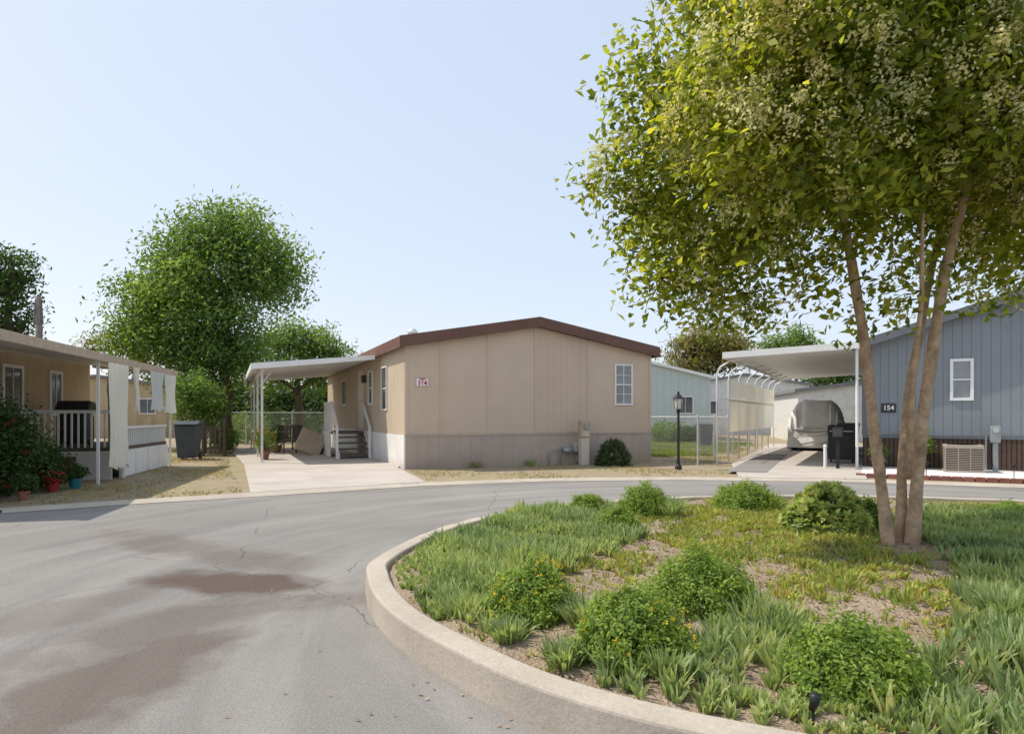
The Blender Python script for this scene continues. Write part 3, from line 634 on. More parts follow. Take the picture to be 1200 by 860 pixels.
mb.tube([(px0+.55, -.12, .0), (px0+.55, -.12, .3)], .022, 8).tube([(px0-.35, -.1, 0), (px0-.35, -.1, .4), (px0, -.12, .42)], .018, 8)
mb.build('gas_pipe', 'grey', hm, smooth=True)
MB().lathe([(.02, 0), (.13, .03), (.15, .08), (.13, .13), (.02, .16)], (px0+.2, -.14, .34), 14).build('gas_regulator', 'grey', hm)
MB().box(px0+.42, px0+.68, -.24, -.05, .36, .62).build('gas_meter', 'galv', hm, bevel=.03)
# steps
st = thing('entry_steps', 'carpeted entry steps with white railing at the side door under the carport', 'steps', (-2.78, 17.8, 0), th)
MB().box(-1.15, -.06, 5.4, 7.1, .8, .88).build('landing', 'stepwood', st)
for i in range(4): MB().box(-1.05, -.1, 4.2+i*.3, 4.5+i*.3+.03, .18*(i+1)-.05, .18*(i+1)).build('step', 'stepwood', st)
MB().prism_x([(4.15, 0), (4.3, 0), (5.4, .66), (5.4, .88), (5.3, .88), (4.15, .2)], -1.1, -1.06).build('stringer', 'white', st)
MB().prism_x([(4.15, 0), (4.3, 0), (5.4, .66), (5.4, .88), (5.3, .88), (4.15, .2)], -.09, -.06).build('stringer', 'white', st)
MB().box(-1.2, -1.16, 5.41, 7.1, 0, .88).build('side_panel', 'whitedirty', st)
for (xx, yy, z0) in ((-1.14, 4.2, .05), (-1.14, 5.42, .88), (-1.14, 6.2, .88), (-1.14, 7.05, .88), (-.13, 4.2, .05)): MB().box(xx-.035, xx+.035, yy-.035, yy+.035, z0, z0+.98).build('post', 'white', st)
mb = MB()
for i in range(14): yy = 5.5+i*.11; mb.box(-1.155, -1.125, yy-.015, yy+.015, .881, 1.8)
mb.box(-1.18, -1.1, 5.38, 7.1, 1.801, 1.86)
mb.build('railing', 'white', st)
MB().prism_x([(4.16, .98), (5.42, 1.8), (5.42, 1.88), (4.16, 1.06)], -1.175, -1.105).build('handrail', 'white', st)
MB().prism_x([(4.16, .98), (5.42, 1.8), (5.42, 1.88), (4.16, 1.06)], -.165, -.1).build('handrail', 'white', st)
# carport left
cp = thing('carport', 'white metal carport on slim posts along the beige home', 'carport', (-2.78, 17.8, 0), th)
x0, x1, y0, y1 = -3.62, -.21, 3.0, 13.5
def sl(x): return 2.8+(x-x0)/(x1-x0)*.34
MB().prism_y([(x0, sl(x0)), (x1, sl(x1)), (x1, sl(x1)+.05), (x0, sl(x0)+.05)], y0, y1).build('roof_panel', 'alum', cp)
MB().prism_y([(x0-.06, sl(x0)-.1), (x1, sl(x1)-.06), (x1, sl(x1)+.07), (x0-.06, sl(x0)+.07)], y0-.06, y0-.002).build('fascia', 'white', cp)
MB().box(x0-.06, x0-.002, y0, y1, sl(x0)-.1, sl(x0)+.07).build('gutter', 'white', cp)
MB().box(x0+.2, x0+.3, y0+.05, y1-.05, sl(x0)-.13, sl(x0)+.02).build('beam', 'whitedirty', cp)
for i, yy in enumerate((y0+.35, y0+3.5, y0+6.8, y1-.4)):
    MB().box(x0+.22, x0+.28, yy-.03, yy+.03, .0, sl(x0)-.131).box(x0+.17, x0+.33, yy-.08, yy+.08, .05, .07).build('post', 'whitedirty', cp)
    MB().tube([(x0+.25, yy, sl(x0)-.5), (x0+.6, yy, sl(x0)+.02)], .018, 6).build('brace', 'whitedirty', cp)
t = thing('utility_pedestal', 'beige rounded utility meter pedestal standing before the beige home', 'utility pedestal', (2.03, 19.25, 0), th)
MB().box(-.13, .13, -.1, .1, 0, .78).build('body', 'sand', t, bevel=.02)
MB().box(-.15, .15, -.12, .12, .785, 1.28).build('meter_box', 'tan', t, bevel=.04)
MB().tube([(0, -.12, 1.1), (0, -.17, 1.1)], [.08, .075], 14).build('meter', 'grey', t)
MB().box(-.1, .1, -.128, -.121, .82, .98).build('cover_plate', 'sand', t)
sh = bush(720, 540, 25, 40, 'b', 'dark green shrub against the front wall of the beige home', 'bushdark', 0, 9000, 'round_shrub', 'shrub', True)
sh.location = (2.85, 19.2, 0); sh.scale = (1.0, .8, 1.1)
for i, (lx, lab) in enumerate([(1.9, 'scrawny dry weed at the foot of the beige front wall, left one'), (3.5, 'low green weed at the foot of the beige front wall near the pipes'), (5.9, 'grassy weed at the foot of the beige front wall right of the pedestal')]):
    o = blades('wall_weed', 'drygrass' if i == 0 else 'strap', *tuft_pts(np.zeros((1, 3)), 90, .28, .012, .15, .9)); o.location = Vector((-2.78+lx*math.cos(th)+.2*math.sin(th), 17.8+lx*math.sin(th)-.22*math.cos(th), 0)); tag(o, lab, 'weed')
p = gr(795, 550); t = thing('street_lamp', 'black post lamp with glass lantern at the roadside', 'street lamp', p)
MB().lathe([(.09, 0), (.09, .08), (.05, .14), (.035, .3), (.032, 1.45), (.045, 1.5), (.06, 1.54), (.03, 1.57)], (0, 0, 0), 14).build('pole', 'black', t)
MB().lathe([(.05, 1.575), (.09, 1.6), (.13, 1.83), (.125, 1.84)], (0, 0, 0), 6).build('lantern_glass', 'lamp', t)
mb = MB().lathe([(.16, 1.842), (.15, 1.86), (.07, 1.94), (.03, 1.96), (.035, 2.0), (.01, 2.04)], (0, 0, 0), 6)
for k in range(6): a = k*math.pi/3; mb.tube([(.09*math.cos(a), .09*math.sin(a), 1.6), (.134*math.cos(a), .134*math.sin(a), 1.845)], .008, 4)
mb.build('lantern_cap', 'black', t)

# ------------------------------------------------------------ fences
def chain_fence(a, b, h, lab, sp=2.4, post='galv', ws=.11):
    a = Vector((*a, 0)); b = Vector((*b, 0)); Lf = (b-a).length; rz = math.atan2((b-a).y, (b-a).x)
    t = thing('chain_link_fence', lab, 'fence', a, rz)
    n = max(1, round(Lf/sp))
    for i in range(n+1): MB().tube([(Lf*i/n, 0, -.05), (Lf*i/n, 0, h+.03)], .028, 8).lathe([(.032, 0), (.02, .03), (.004, .045)], (Lf*i/n, 0, h+.03), 8).build('post', post, t)
    MB().tube([(0, 0, h), (Lf, 0, h)], .02, 6).build('top_rail', post, t)
    mb = MB(); u = -h
    while u < Lf:
        for s in (0, 1):
            u0, u1 = max(u, 0), min(u+h, Lf); z0, z1 = u0-u, u1-u
            if s: z0, z1 = h-z0, h-z1
            if u1 > u0: mb.add([(u0, .004*s, z0-.005), (u1, .004*s, z1-.005), (u1, .004*s, z1+.005), (u0, .004*s, z0+.005)], [(0, 1, 2, 3)])
        u += ws
    mb.build('wire_mesh', post, t); return t
chain_fence((-14.5, 31.5), (-8.6, 33.5), 1.55, 'silver chain link fence across the back of the left yard')
p = at(250, 530, 23.5); t = thing('wooden_gate', 'short dark wooden gate between the bin and the left lawn', 'gate', (p.x-.35, 23.5, 0), R(8))
for x in (0, .7): MB().box(x-.04, x+.04, -.05, .05, 0, 1.3).build('post', 'wood', t)
for i in range(4): MB().box(.06+i*.15, .06+i*.15+.07, -.02, .0, .1, 1.05).build('board', 'wood', t)
for z in (.25, .9): MB().box(.045, .655, .001, .03, z, z+.06).build('rail', 'wood', t)

def wheelie(name, lab, loc, rz, m, s=1):
    t = thing(name, lab, 'bin', loc, rz)
    mb = MB(); a, b = .24*s, .31*s
    vs = [(-a, -a, .06*s), (a, -a, .06*s), (a, a, .06*s), (-a, a, .06*s), (-b, -b, .98*s), (b, -b, .98*s), (b, b, .98*s), (-b, b, .98*s)]
    mb.add(vs, [(0, 1, 2, 3), (4, 7, 6, 5), (0, 4, 5, 1), (1, 5, 6, 2), (2, 6, 7, 3), (3, 7, 4, 0)]).build('body', m, t, bevel=.03*s)
    MB().prism_x([(-.35*s, .985*s), (.33*s, .985*s), (.33*s, 1.07*s), (0, 1.1*s), (-.35*s, 1.02*s)], -.33*s, .33*s).build('lid', m, t, bevel=.015)
    MB().tube([(-.28*s, .38*s, 1.0*s), (.28*s, .38*s, 1.0*s)], .018*s, 8).build('handle', m, t)
    for x in (-.25*s, .25*s): MB().tube([(x-.03, .27*s, .11*s), (x+.03, .27*s, .11*s)], .11*s, 16).build('wheel', 'black', t)
    return t
p = at(221, 487, 21.8); wheelie('wheeled_bin', 'dark grey wheeled bin with closed lid beside the tan home', (p.x, p.y, 0), R(10), 'binblue', 1.12)

# ------------------------------------------------------------ left (tan) home with awning porch
thl = R(12.27); OL = (-6.863, 7.069, 0)
lh = thing('mobile_home', 'tan yellow mobile home with shaded porch at the left edge', 'mobile home', OL, thl)
MB().box(-7.2, -2.2, 2.2, 12.6, .7, 2.85).build('wall', 'leftbeige', lh)
MB().box(-7.2, -2.19, 2.19, 12.61, 0, .699).build('skirting', 'whiteskirt', lh)
MB().box(-7.4, -2.12, 2.0, 12.8, 2.852, 2.98).build('roof', 'whitedirty', lh)
for i, yy in enumerate((6.3, 8.3, 10.4)): window(lh, 0, 0, [1.0, .9, .7][i], 1.1, 2, 1, base=(-2.196, yy, 1.95), rz=R(90), t=.07)
d = MB().box(-.42, .42, -.035, 0, -.98, .98).build('door', 'brown', lh, loc=(-2.196, 7.3, 1.72), rot=(0, 0, R(90))); MB().tube([(.34, -.04, 0), (.34, -.08, 0)], .02).build('door_handle', 'galv', d)
aw = thing('porch_awning', 'long flat white porch awning with slim posts on the tan home', 'awning', OL, thl)
MB().prism_y([(-2.11, 2.78), (0, 2.58), (0, 2.63), (-2.11, 2.83)], 2.5, 12.5).build('roof_panel', 'alum', aw)
MB().box(.002, .07, 2.45, 12.55, 2.5, 2.66).build('gutter', 'tan', aw)
MB().prism_y([(-2.11, 2.72), (0, 2.52), (0, 2.65), (-2.11, 2.85)], 12.502, 12.56).build('end_fascia', 'whitedirty', aw)
for yy in (7.0, 8.5, 12.3, 2.7): MB().box(-.1, -.05, yy-.025, yy+.025, 0, 2.58).build('post', 'white', aw)
dk = thing('porch_deck', 'raised white panelled porch deck under the left awning', 'deck', OL, thl)
MB().box(-2.12, -.15, 8.2, 12.2, .62, .7).build('floor', 'wood', dk)
MB().box(-.2, -.151, 8.6, 12.25, 0, .619).box(-2.12, -.2, 8.14, 8.19, 0, .619).build('skirt_panel', 'whitedirty', dk)
for i in range(4): MB().box(-.147, -.12, 8.62+i*.92, 8.62+i*.92+.86, .02, .6).build('panel', 'white', dk)
mb = MB()
for i in range(15): mb.box(-2.05+i*.13, -2.015+i*.13, 8.15, 8.18, .7, 1.45)
for i in range(26): mb.box(-.19, -.16, 8.6+i*.14, 8.635+i*.14, .7, 1.1)
mb.box(-2.1, -.16, 8.13, 8.2, 1.45, 1.52).box(-.21, -.14, 8.21, 12.2, 1.1, 1.16); mb.build('railing', 'white', dk)
for i in range(3): MB().box(-1.9, -.9, 7.35+i*.27, 7.62+i*.27-.002, 0, .17*(i+1)).build('step', 'wood', dk)
def hanging(name, lab, y0, y1, z0, z1, x=.09, amp=.028, ragged=.15, mm='cloth', nseg=70, narrow=0):
    vs = []; fs = []; nz = 10; yc = (y0+y1)/2
    for i in range(nseg+1):
        f = i/nseg; bot = z0+ragged*abs(math.sin(f*9.3+y0)*math.sin(f*4.1+1))
        for j in range(nz+1):
            g2 = j/nz; yy = y0+(y1-y0)*f; yy = yc+(yy-yc)*(1-narrow*(1-g2)**1.5)
            vs.append((x+amp*math.sin(f*30+.8*g2)*(1.2-.6*g2)+.012*math.sin(f*57+g2*2)+.015*math.sin(g2*5+f*3), yy+.02*math.sin(g2*4+f*2), bot+(z1-bot)*g2))
    for i in range(nseg):
        for j in range(nz): k = i*(nz+1)+j; fs.append((k, k+1, k+nz+2, k+nz+1))
    o = MB().add(vs, fs).build(name, mm, smooth=True); o.location = OL; o.rotation_euler = (0, 0, thl); return tag(o, lab, 'curtain')
hanging('shade_curtain', 'full length white cloth curtain hung from the awning by its nearest visible post', 7.05, 8.3, .25, 2.5, narrow=.08, amp=.04)
hanging('shade_curtain', 'narrow white cloth hanging beside the full length curtain', 8.7, 9.0, 1.5, 2.5, ragged=.3, narrow=.2)
hanging('shade_curtain', 'half length white shade cloth at the middle of the porch side', 9.9, 11.0, 1.5, 2.5, ragged=.08, narrow=.03)
hanging('shade_curtain', 'half length white shade cloth at the far end of the porch', 11.1, 12.2, 1.45, 2.5, ragged=.06, narrow=.02)
def lloc(x, y, z=0): c, s = math.cos(thl), math.sin(thl); return Vector((OL[0]+x*c-y*s, OL[1]+x*s+y*c, z))
t = thing('covered_grill', 'black covered barbecue grill on the left porch', 'grill', lloc(-1.3, 9.2, .7), thl)
MB().box(-.32, .32, -.28, .28, .05, .75).build('cover', 'black', t, bevel=.08)
MB().prism_x([(-.3, .752), (.3, .752), (.22, 1.02), (-.1, 1.05)], -.36, .36).build('lid', 'black', t, bevel=.05)
for x in (-.25, .25): MB().tube([(x-.03, .2, .07), (x+.03, .2, .07)], .07, 12).build('wheel', 'darkgrey', t)
t = thing('hanging_ornament', 'red ribbon ornament hanging by the door of the tan home', 'ornament', lloc(-1.9, 6.6, 2.72), thl)
MB().tube([(0, 0, 0), (0, 0, -.3)], .006, 5).build('cord', 'black', t)
mb = MB()
for i in range(7): mb.lathe([(.02, 0), (.11, .03), (.11, .05), (.02, .09)], (0, 0, -.4-i*.11), 10)
mb.build('ribbon_ball', 'redpl', t)
def leafy(nm, lab, loc, w, h, mm, n=3000, pot=None, L=.07, flowers=None, cat='plant', group=None, ps=1):
    t = thing(nm, lab, cat, loc, 0, group); zb = 0
    if pot:
        MB().lathe([(.11*ps, 0), (.15*ps, .2*ps), (.17*ps, .22*ps), (.17*ps, .26*ps), (.145*ps, .26*ps), (.14*ps, .22*ps), (.02, .2*ps)], (0, 0, 0), 18).build('pot', pot, t); zb = .24*ps
    k = n//10; d = unit(rng.normal(size=(k, 3))); c = d*rng.uniform(.3, 1, (k, 1))**.5*(1+.2*np.sin(d[:, :1]*6+w*9))*np.array([w, w, h/2])+np.array([0, 0, zb+h/2])
    c[:, 2] = np.maximum(c[:, 2], zb+.02)
    leaves('foliage', mm, np.repeat(c, 10, 0)+rng.normal(size=(k*10, 3))*w*.14, L, L*.45, t, up=.5)
    mb = MB()
    for i in range(7): a = i*.9; mb.tube([(0, 0, zb-.04), (w*.3*math.cos(a), w*.3*math.sin(a), zb+h*.45), (w*.6*math.cos(a), w*.6*math.sin(a), zb+h*.75)], [.014, .01, .004], 5)
    mb.build('stem', 'bark_dark', t)
    if flowers:
        d = unit(rng.normal(size=(18, 3))+np.array([.2, -.6, .2])); tag(leaves('flowers', flowers, np.repeat(d*np.array([w, w, h/2])+np.array([0, 0, zb+h/2]), 10, 0)+rng.normal(size=(180, 3))*.02, .045, .035, t), kind='stuff')
    return t
leafy('large_shrub', 'large dark leafy shrub with red blooms in front of the tan home', lloc(-1.15, 4.9), .85, 1.75, 'bushdark', 9000, flowers='redpetal', L=.1, cat='shrub')
leafy('large_shrub', 'broad dark shrub at the left frame edge below the awning', lloc(-1.5, 3.6), .85, 1.5, 'bushdark', 7000, L=.11, cat='shrub')
leafy('large_shrub', 'dark trailing shrub nearest the full length white curtain', lloc(-.8, 6.0), .5, .95, 'leaf_dark', 4500, L=.08, cat='shrub')
leafy('potted_plant', 'plant in a teal pot at the foot of the left porch', lloc(-.2, 6.2), .2, .28, 'leaf_dark', 700, 'teal', cat='potted plant', ps=.75)
leafy('potted_plant', 'plant in a red pot beside the teal pot', lloc(-.35, 5.6), .18, .25, 'bushdark', 700, 'redpl', flowers='redpetal', cat='potted plant', ps=.65)
leafy('potted_plant', 'plant in a terracotta pot nearest the left kerb', lloc(-.3, 4.4), .2, .3, 'leaf_dark', 700, 'terracotta', cat='potted plant', ps=.6)
leafy('potted_plant', 'red flowering plant in a terracotta pot beside the front carport post', Vector((at(310, 487, 21).x, 21, .06)), .33, .7, 'leaf_left', 1500, 'terracotta', flowers='redpetal', cat='potted plant')
leafy('potted_plant', 'green potted plant deeper under the left carport', Vector((at(325, 487, 25).x, 25, .06)), .35, .8, 'bushdark', 1300, 'terracotta', cat='potted plant')
t = thing('leaning_mattress', 'tan folded mattress leaning on a chair under the left carport', 'mattress', (at(364, 487, 23.5).x, 23.5, .06), R(15))
MB().obox((0, 0, .42), (.9, .14, .85), (R(-28), R(24), 0)).build('cushion', 'tan', t, bevel=.05)
MB().obox((.1, .16, .35), (.8, .05, .75), (R(-28), R(24), 0)).build('backing_board', 'wood', t, bevel=.01)
def chair(lab, loc, rz, m='wood'):
    t = thing('patio_chair', lab, 'chair', loc, rz)
    MB().box(-.24, .24, -.24, .24, .42, .46).build('seat', m, t, bevel=.01)
    mb = MB()
    for i in range(5): mb.box(-.22+i*.095, -.16+i*.095, .2, .225, .46, .92)
    mb.box(-.24, .24, .195, .235, .92, .98).build('backrest', m, t)
    for x in (-.21, .21):
        for y in (-.21, .21): MB().box(x-.02, x+.02, y-.02, y+.02, 0, .42).build('leg', m, t)
    return t
chair('wooden patio chair beside the potted plants under the carport', (at(340, 487, 24.5).x, 24.5, .06), R(200))
chair('dark patio chair deeper under the carport near the steps', (at(352, 487, 27).x, 27, .06), R(160), 'darkgrey')
t = thing('patio_table', 'small white patio table at the back of the left carport', 'table', (at(330, 487, 28.5).x, 28.5, 0))
MB().lathe([(.45, .7), (.47, .72), (.47, .74), (.0, .745)], n=22).build('tabletop', 'white', t); MB().lathe([(.25, 0), (.2, .03), (.035, .08), (.035, .7)]).build('pedestal', 'white', t)

# ------------------------------------------------------------ right home, carport
thr = R(-28); OR = (9.3, 18.1, 0); Wr = 8.6; Lr = 15
rh = thing('mobile_home', 'blue grey gabled mobile home at the right edge of the photo', 'mobile home', OR, thr)
ez2, az2 = 3.2, 4.48
MB().prism_y([(0, .88), (Wr, .88), (Wr, ez2), (Wr/2, az2), (0, ez2)], 0, Lr).build('wall', 'blue', rh)
MB().box(.0, Wr, -.02, Lr, 0, .86).build('skirting', 'skirtbrown', rh); MB().box(-.01, Wr, -.04, -.021, .82, .9).build('trim_strip', 'bluetrim', rh)
MB().box(-.02, .1, -.03, -.001, .9, ez2).build('corner_trim', 'bluetrim', rh)
MB().prism_y([(-.25, ez2-.1), (Wr/2, az2-.0), (Wr+.25, ez2-.1), (Wr+.25, ez2+.12), (Wr/2, az2+.22), (-.25, ez2+.12)], -.3, -.24).build('fascia', 'bluetrim', rh)
MB().prism_y([(-.2, ez2-.02), (Wr/2, az2+.08), (Wr+.2, ez2-.02), (Wr+.2, ez2+.1), (Wr/2, az2+.2), (-.2, ez2+.1)], -.239, Lr).build('roof', 'greyroof', rh)
window(rh, 2.2, 2.3, .5, 1.05, 1, 2, -.002, t=.07, pane='blind'); window(rh, 5.8, 2.2, 1.2, 1.1, 2, 1, -.002, t=.07)
MB().tube([(2.7, -.04, .9), (2.7, -.04, 0)], .02, 6).build('conduit', 'grey', rh)
s2 = MB().box(-.17, .17, -.02, 0, -.12, .12).build('number_plate', 'signdark', rh, loc=(.60, -.004, 1.6), bevel=.004); text(s2, '154', .17, (0, -.023, 0), (R(90), 0, 0), 'white')
cr = thing('carport', 'white carport with curved side posts beside the blue grey home', 'carport', OR, thr)
MB().prism_y([(-3.35, 3.02), (-.02, 3.16), (-.02, 3.22), (-3.35, 3.08)], -1.0, 12.5).build('roof_panel', 'alum', cr)
MB().prism_y([(-3.42, 2.97), (-.02, 3.1), (-.02, 3.27), (-3.42, 3.14)], -1.07, -1.002).build('fascia', 'white', cr)
MB().box(-3.43, -3.352, -1.0, 12.5, 2.97, 3.13).build('gutter', 'white', cr)
for i in range(8):
    yy = -.6+i*1.75
    MB().tube([(-3.66, yy, 0), (-3.66, yy, 2.45), (-3.64, yy, 2.62), (-3.56, yy, 2.77), (-3.3, yy, 2.93), (-2.9, yy, 3.0)], .024, 8).build('post', 'white', cr, smooth=True)
for yy in (-.9, 12): MB().tube([(-.12, yy, 0), (-.12, yy, 3.14)], .035, 8).build('post', 'white', cr)
MB().tube([(-3.66, -.6, 1.9), (-3.66, 11.6, 1.9)], .015, 6).build('side_rail', 'white', cr)
for i in range(6):
    yy = 1.15+i*1.75; MB().box(-3.64, -3.636, yy+.04, yy+1.71, .9, 2.5).build('side_screen', 'screen', cr)
def rloc(x, y, z=0): c, s = math.cos(thr), math.sin(thr); return Vector((OR[0]+x*c-y*s, OR[1]+x*s+y*c, z))
a = rloc(-4.1, -1.0); b = rloc(-4.1, 10); chain_fence((a.x, a.y), (b.x, b.y), 1.35, 'chain link fence running along the right carport', 2.2)
a2 = rloc(-4.1, 5.0); chain_fence((4.6, 27), (a2.x-.1, a2.y), 1.35, 'chain link fence crossing the dry lawn behind the black lamp post', 2.4)
def covered_car():
    t = thing('covered_car', 'large car under a silver grey cover parked beneath the right carport', 'car', rloc(-1.75, 10.4, .06), thr)
    secs = [(-2.5, .9, .88, .12), (-2.46, 1.15, .9, .1), (-2.36, 1.62, .9, .08), (-2.15, 1.86, .9, .05), (-1.5, 1.95, .9, .03), (-.8, 1.93, .9, .03), (0, 1.95, .9, .03), (.8, 1.83, .9, .05), (1.3, 1.25, .93, .05), (2.2, 1.05, .9, .1), (2.45, .5, .8, .3)]
    vs = []; fs = []; n = 56
    for (y, h, w, z0) in secs:
        for k in range(n):
            a = math.pi*k/(n-1); ca, sa = math.cos(a), math.sin(a)
            x = w*math.copysign(abs(ca)**.3, ca)*(1.05-.2*sa**2.2); z = z0+(h-z0)*abs(sa)**.5
            x += .035*math.sin(k*1.1+y*2.2)*(1-.5*sa); z += .03*math.sin(k*.9+y*4)*sa
            vs.append((x, y+.04*math.sin(k*.8+1)+.03*math.sin(k*1.7), z))
    for i in range(len(secs)-1):
        for k in range(n-1): fs.append((i*n+k, i*n+k+1, (i+1)*n+k+1, (i+1)*n+k))
    fs.append(tuple(range(n))); fs.append(tuple((len(secs)-1)*n+k for k in range(n)))
    MB().add(vs, fs).build('cover', 'carcover', t, smooth=True)
    MB().tube([(-.97, -2.0, .75), (-.75, -2.56, .78), (0, -2.58, .72), (.75, -2.56, .78), (.97, -2.0, .75)], .012, 6).build('strap', 'darkgrey', t)
    for x in (-.8, .8):
        for y in (-1.5, 1.55): MB().tube([(x-.1, y, .33), (x+.1, y, .33)], .33, 20).build('wheel', 'black', t)
    return t
covered_car()
t = thing('air_conditioner', 'tan outdoor air conditioner unit before the brown skirting', 'air conditioner', rloc(2.15, -.75, .065), thr)
MB().box(-.42, .42, -.42, .42, 0, .04).box(-.39, .39, -.39, .39, .55, .64).build('casing', 'acbody', t, bevel=.015)
mb = MB()
for i in range(12): z = .06+i*.041; mb.box(-.39, .39, -.39, -.37, z, z+.018).box(-.39, -.37, -.369, .37, z, z+.018)
for x in (-.39, -.13, .11, .37): mb.box(x, x+.02, -.395, -.391, .041, .55)
mb.build('grille', 'acbody', t); MB().box(-.36, .36, -.36, .36, .041, .549).build('coil', 'signdark', t)
mb = MB()
for r in (.08, .16, .24, .31): mb.lathe([(r, .642), (r+.012, .642), (r+.012, .655), (r, .655)], n=20)
mb.build('fan_guard', 'black', t)
t = thing('utility_pedestal', 'slim grey electric meter post by the blue grey home', 'utility pedestal', rloc(2.85, -.35), thr)
MB().box(-.05, .05, -.04, .04, 0, .75).build('post', 'grey', t); MB().box(-.1, .1, -.08, .08, .75, 1.15).build('meter_box', 'grey', t, bevel=.02); MB().tube([(0, -.08, 1.05), (0, -.13, 1.05)], .06, 14).build('meter', 'galv', t)
a, b, c_, d_ = rloc(.0, -2.9), rloc(9, -2.9), rloc(9, -.03), rloc(.0, -.03)
tag(MB().sheet([a, b, c_, d_], .065).build('gravel_bed', 'gravelw'), 'white gravel bed before the blue grey home', 'gravel', kind='structure')
mb = MB()
for i in range(44):
    x = .0+i*.205; mb.obox((x, -2.98+random.uniform(-.01, .01), .05), (.19, .1, .1), (0, 0, random.uniform(-.05, .05)))
o = mb.build('brick_edging', 'brick', bevel=.006); o.location = OR; o.rotation_euler = (0, 0, thr); tag(o, 'row of red bricks edging the white gravel bed', 'edging')
t = thing('mail_post', 'black letter box on a post at the mouth of the right driveway', 'letter box', rloc(-.55, -1.1), thr)
MB().box(-.04, .04, -.04, .04, 0, .85).build('post', 'black', t); MB().box(-.12, .12, -.2, .2, .85, 1.1).build('box', 'black', t, bevel=.03); MB().box(-.1, .1, -.215, -.201, .88, 1.06).build('door', 'darkgrey', t)
t = thing('bollard_post', 'short white post beside the black letter box', 'post', rloc(-.85, -1.0), 0); MB().lathe([(.04, 0), (.04, .6), (.05, .61), (.03, .66)], n=12).build('post', 'white', t)
t = thing('covered_grill', 'black barbecue grill standing under the right carport', 'grill', rloc(-.55, 1.3, .06), thr)
MB().box(-.35, .35, -.25, .25, .1, .8).build('cabinet', 'black', t, bevel=.02); MB().prism_x([(-.27, .802), (.27, .802), (.2, 1.05), (-.12, 1.08)], -.37, .37).build('lid', 'black', t, bevel=.04)
MB().tube([(-.3, -.3, .9), (.3, -.3, .9)], .015, 6).build('handle', 'galv', t)
for x in (-.28, .28): MB().tube([(x-.02, 0, .08), (x+.02, 0, .08)], .08, 14).build('wheel', 'darkgrey', t)
chair('dark chair under the right carport beside the grill', rloc(-.5, 2.8, .06), thr, 'darkgrey')
wheelie('wheeled_bin', 'dark wheeled bin deep under the right carport', rloc(-.5, 4.6, .06), thr, 'darkgrey')
wheelie('wheeled_bin', 'second dark bin behind the first under the right carport', rloc(-.5, 5.6, .06), thr, 'darkgrey')
leafy('potted_plant', 'plant in a terracotta pot at the corner of the blue grey home', rloc(.35, -.6, .066), .2, .35, 'leaf_left', 700, 'terracotta', cat='potted plant')
leafy('potted_plant', 'bushy yellow green plant on the gravel behind the tree trunks', rloc(1.25, -.45, .066), .28, .9, 'bush', 1800, 'terracotta', cat='potted plant')
for i, x in enumerate((.5, 1.3, 2.9, 3.7)):
    if i == 0:
        pl = thing('path_light', 'small black solar light on the white gravel bed', 'garden light', rloc(x, -2.5, .066), 0, 'solar lights on the white gravel bed')
        MB().tube([(0, 0, 0), (0, 0, .22)], .008, 6).build('stake', 'black', pl); MB().lathe([(.03, .22), (.035, .28), (.06, .285), (.02, .32)], n=12).build('lamp_head', 'black', pl)
    else: copy_tree(pl, rloc(x, -2.5, .066))

# ------------------------------------------------------------ background homes
def far_home(lab, loc, rz, w, l, e, ap, wm, wins, nm='mobile_home', rm='greyroof'):
    t = thing(nm, lab, 'mobile home', loc, rz)
    MB().prism_y([(0, 0), (w, 0), (w, e), (w/2, ap), (0, e)], 0, l).build('wall', wm, t)
    MB().prism_y([(-.2, e-.05), (w/2, ap+.02), (w+.2, e-.05), (w+.2, e+.12), (w/2, ap+.18), (-.2, e+.12)], -.2, l+.2).build('roof', rm, t)
    for (x, z, ww, hh) in wins: window(t, x, z, ww, hh, 2, 1, -.004, t=.06)
    return t
far_home('pale green home with white roof edge behind the beige home', (3.0, 39, 0), R(-4), 8.2, 12, 3.5, 4.5, 'palegreen', [(6.8, 2, .9, 1)], rm='white')
far_home('distant white and grey home seen left of the screened carport', (12.5, 50, 0), R(-5), 9, 10, 3.6, 4.3, 'whitedirty', [(2, 2, 1.2, 1), (5, 2, 1.2, 1)])
far_home('pale grey home far behind the left carport', (-16.2, 50, 0), R(5), 6, 8, 2.4, 3.0, 'bluehouse', [(2, 1.5, 1.2, .8), (4.4, 1.5, 1, .8)])
far_home('grey shed like home beyond the covered car', (15.3, 36.5, 0), R(-12), 7, 9, 2.7, 3.1, 'whitedirty', [(3.6, 1.6, .9, 1)])
far_home('plain tan home hidden behind the left porch and tree', (-32, 42, 0), R(8), 12, 9, 3, 3.8, 'leftbeige', [(9, 2, 1, 1)])
leafy('low_hedge', 'low green shrub in front of the pale green home', Vector((at(780, 487, 36).x, 36, 0)), 1.0, 1.1, 'leaf_left', 2500, L=.14, cat='shrub')
leafy('low_hedge', 'low shrub by the back fence, right of the first', Vector((at(806, 487, 35).x, 35, 0)), .7, .8, 'leaf_dark', 2000, L=.14, cat='shrub')
leafy('low_hedge', 'round shrub behind the back fence of the left yard', Vector((at(290, 487, 35).x, 35, 0)), 1.4, 1.6, 'leaf_left', 2500, L=.16, cat='shrub')
leafy('low_hedge', 'broad shrub seen through the back of the left carport', Vector((at(345, 487, 38).x, 38, 0)), 2.0, 1.5, 'leaf_dark', 3000, L=.18, cat='shrub')
leafy('low_hedge', 'light green bush beside the dark wooden gate', Vector((at(262, 487, 25.5).x, 25.5, 0)), .55, 1.1, 'leaf_left', 2200, L=.1, cat='shrub')
wheelie('wheeled_bin', 'blue grey bin standing on the dry lawn near the pale green home', (at(826, 487, 31).x, 31, 0), 0, 'binblue')
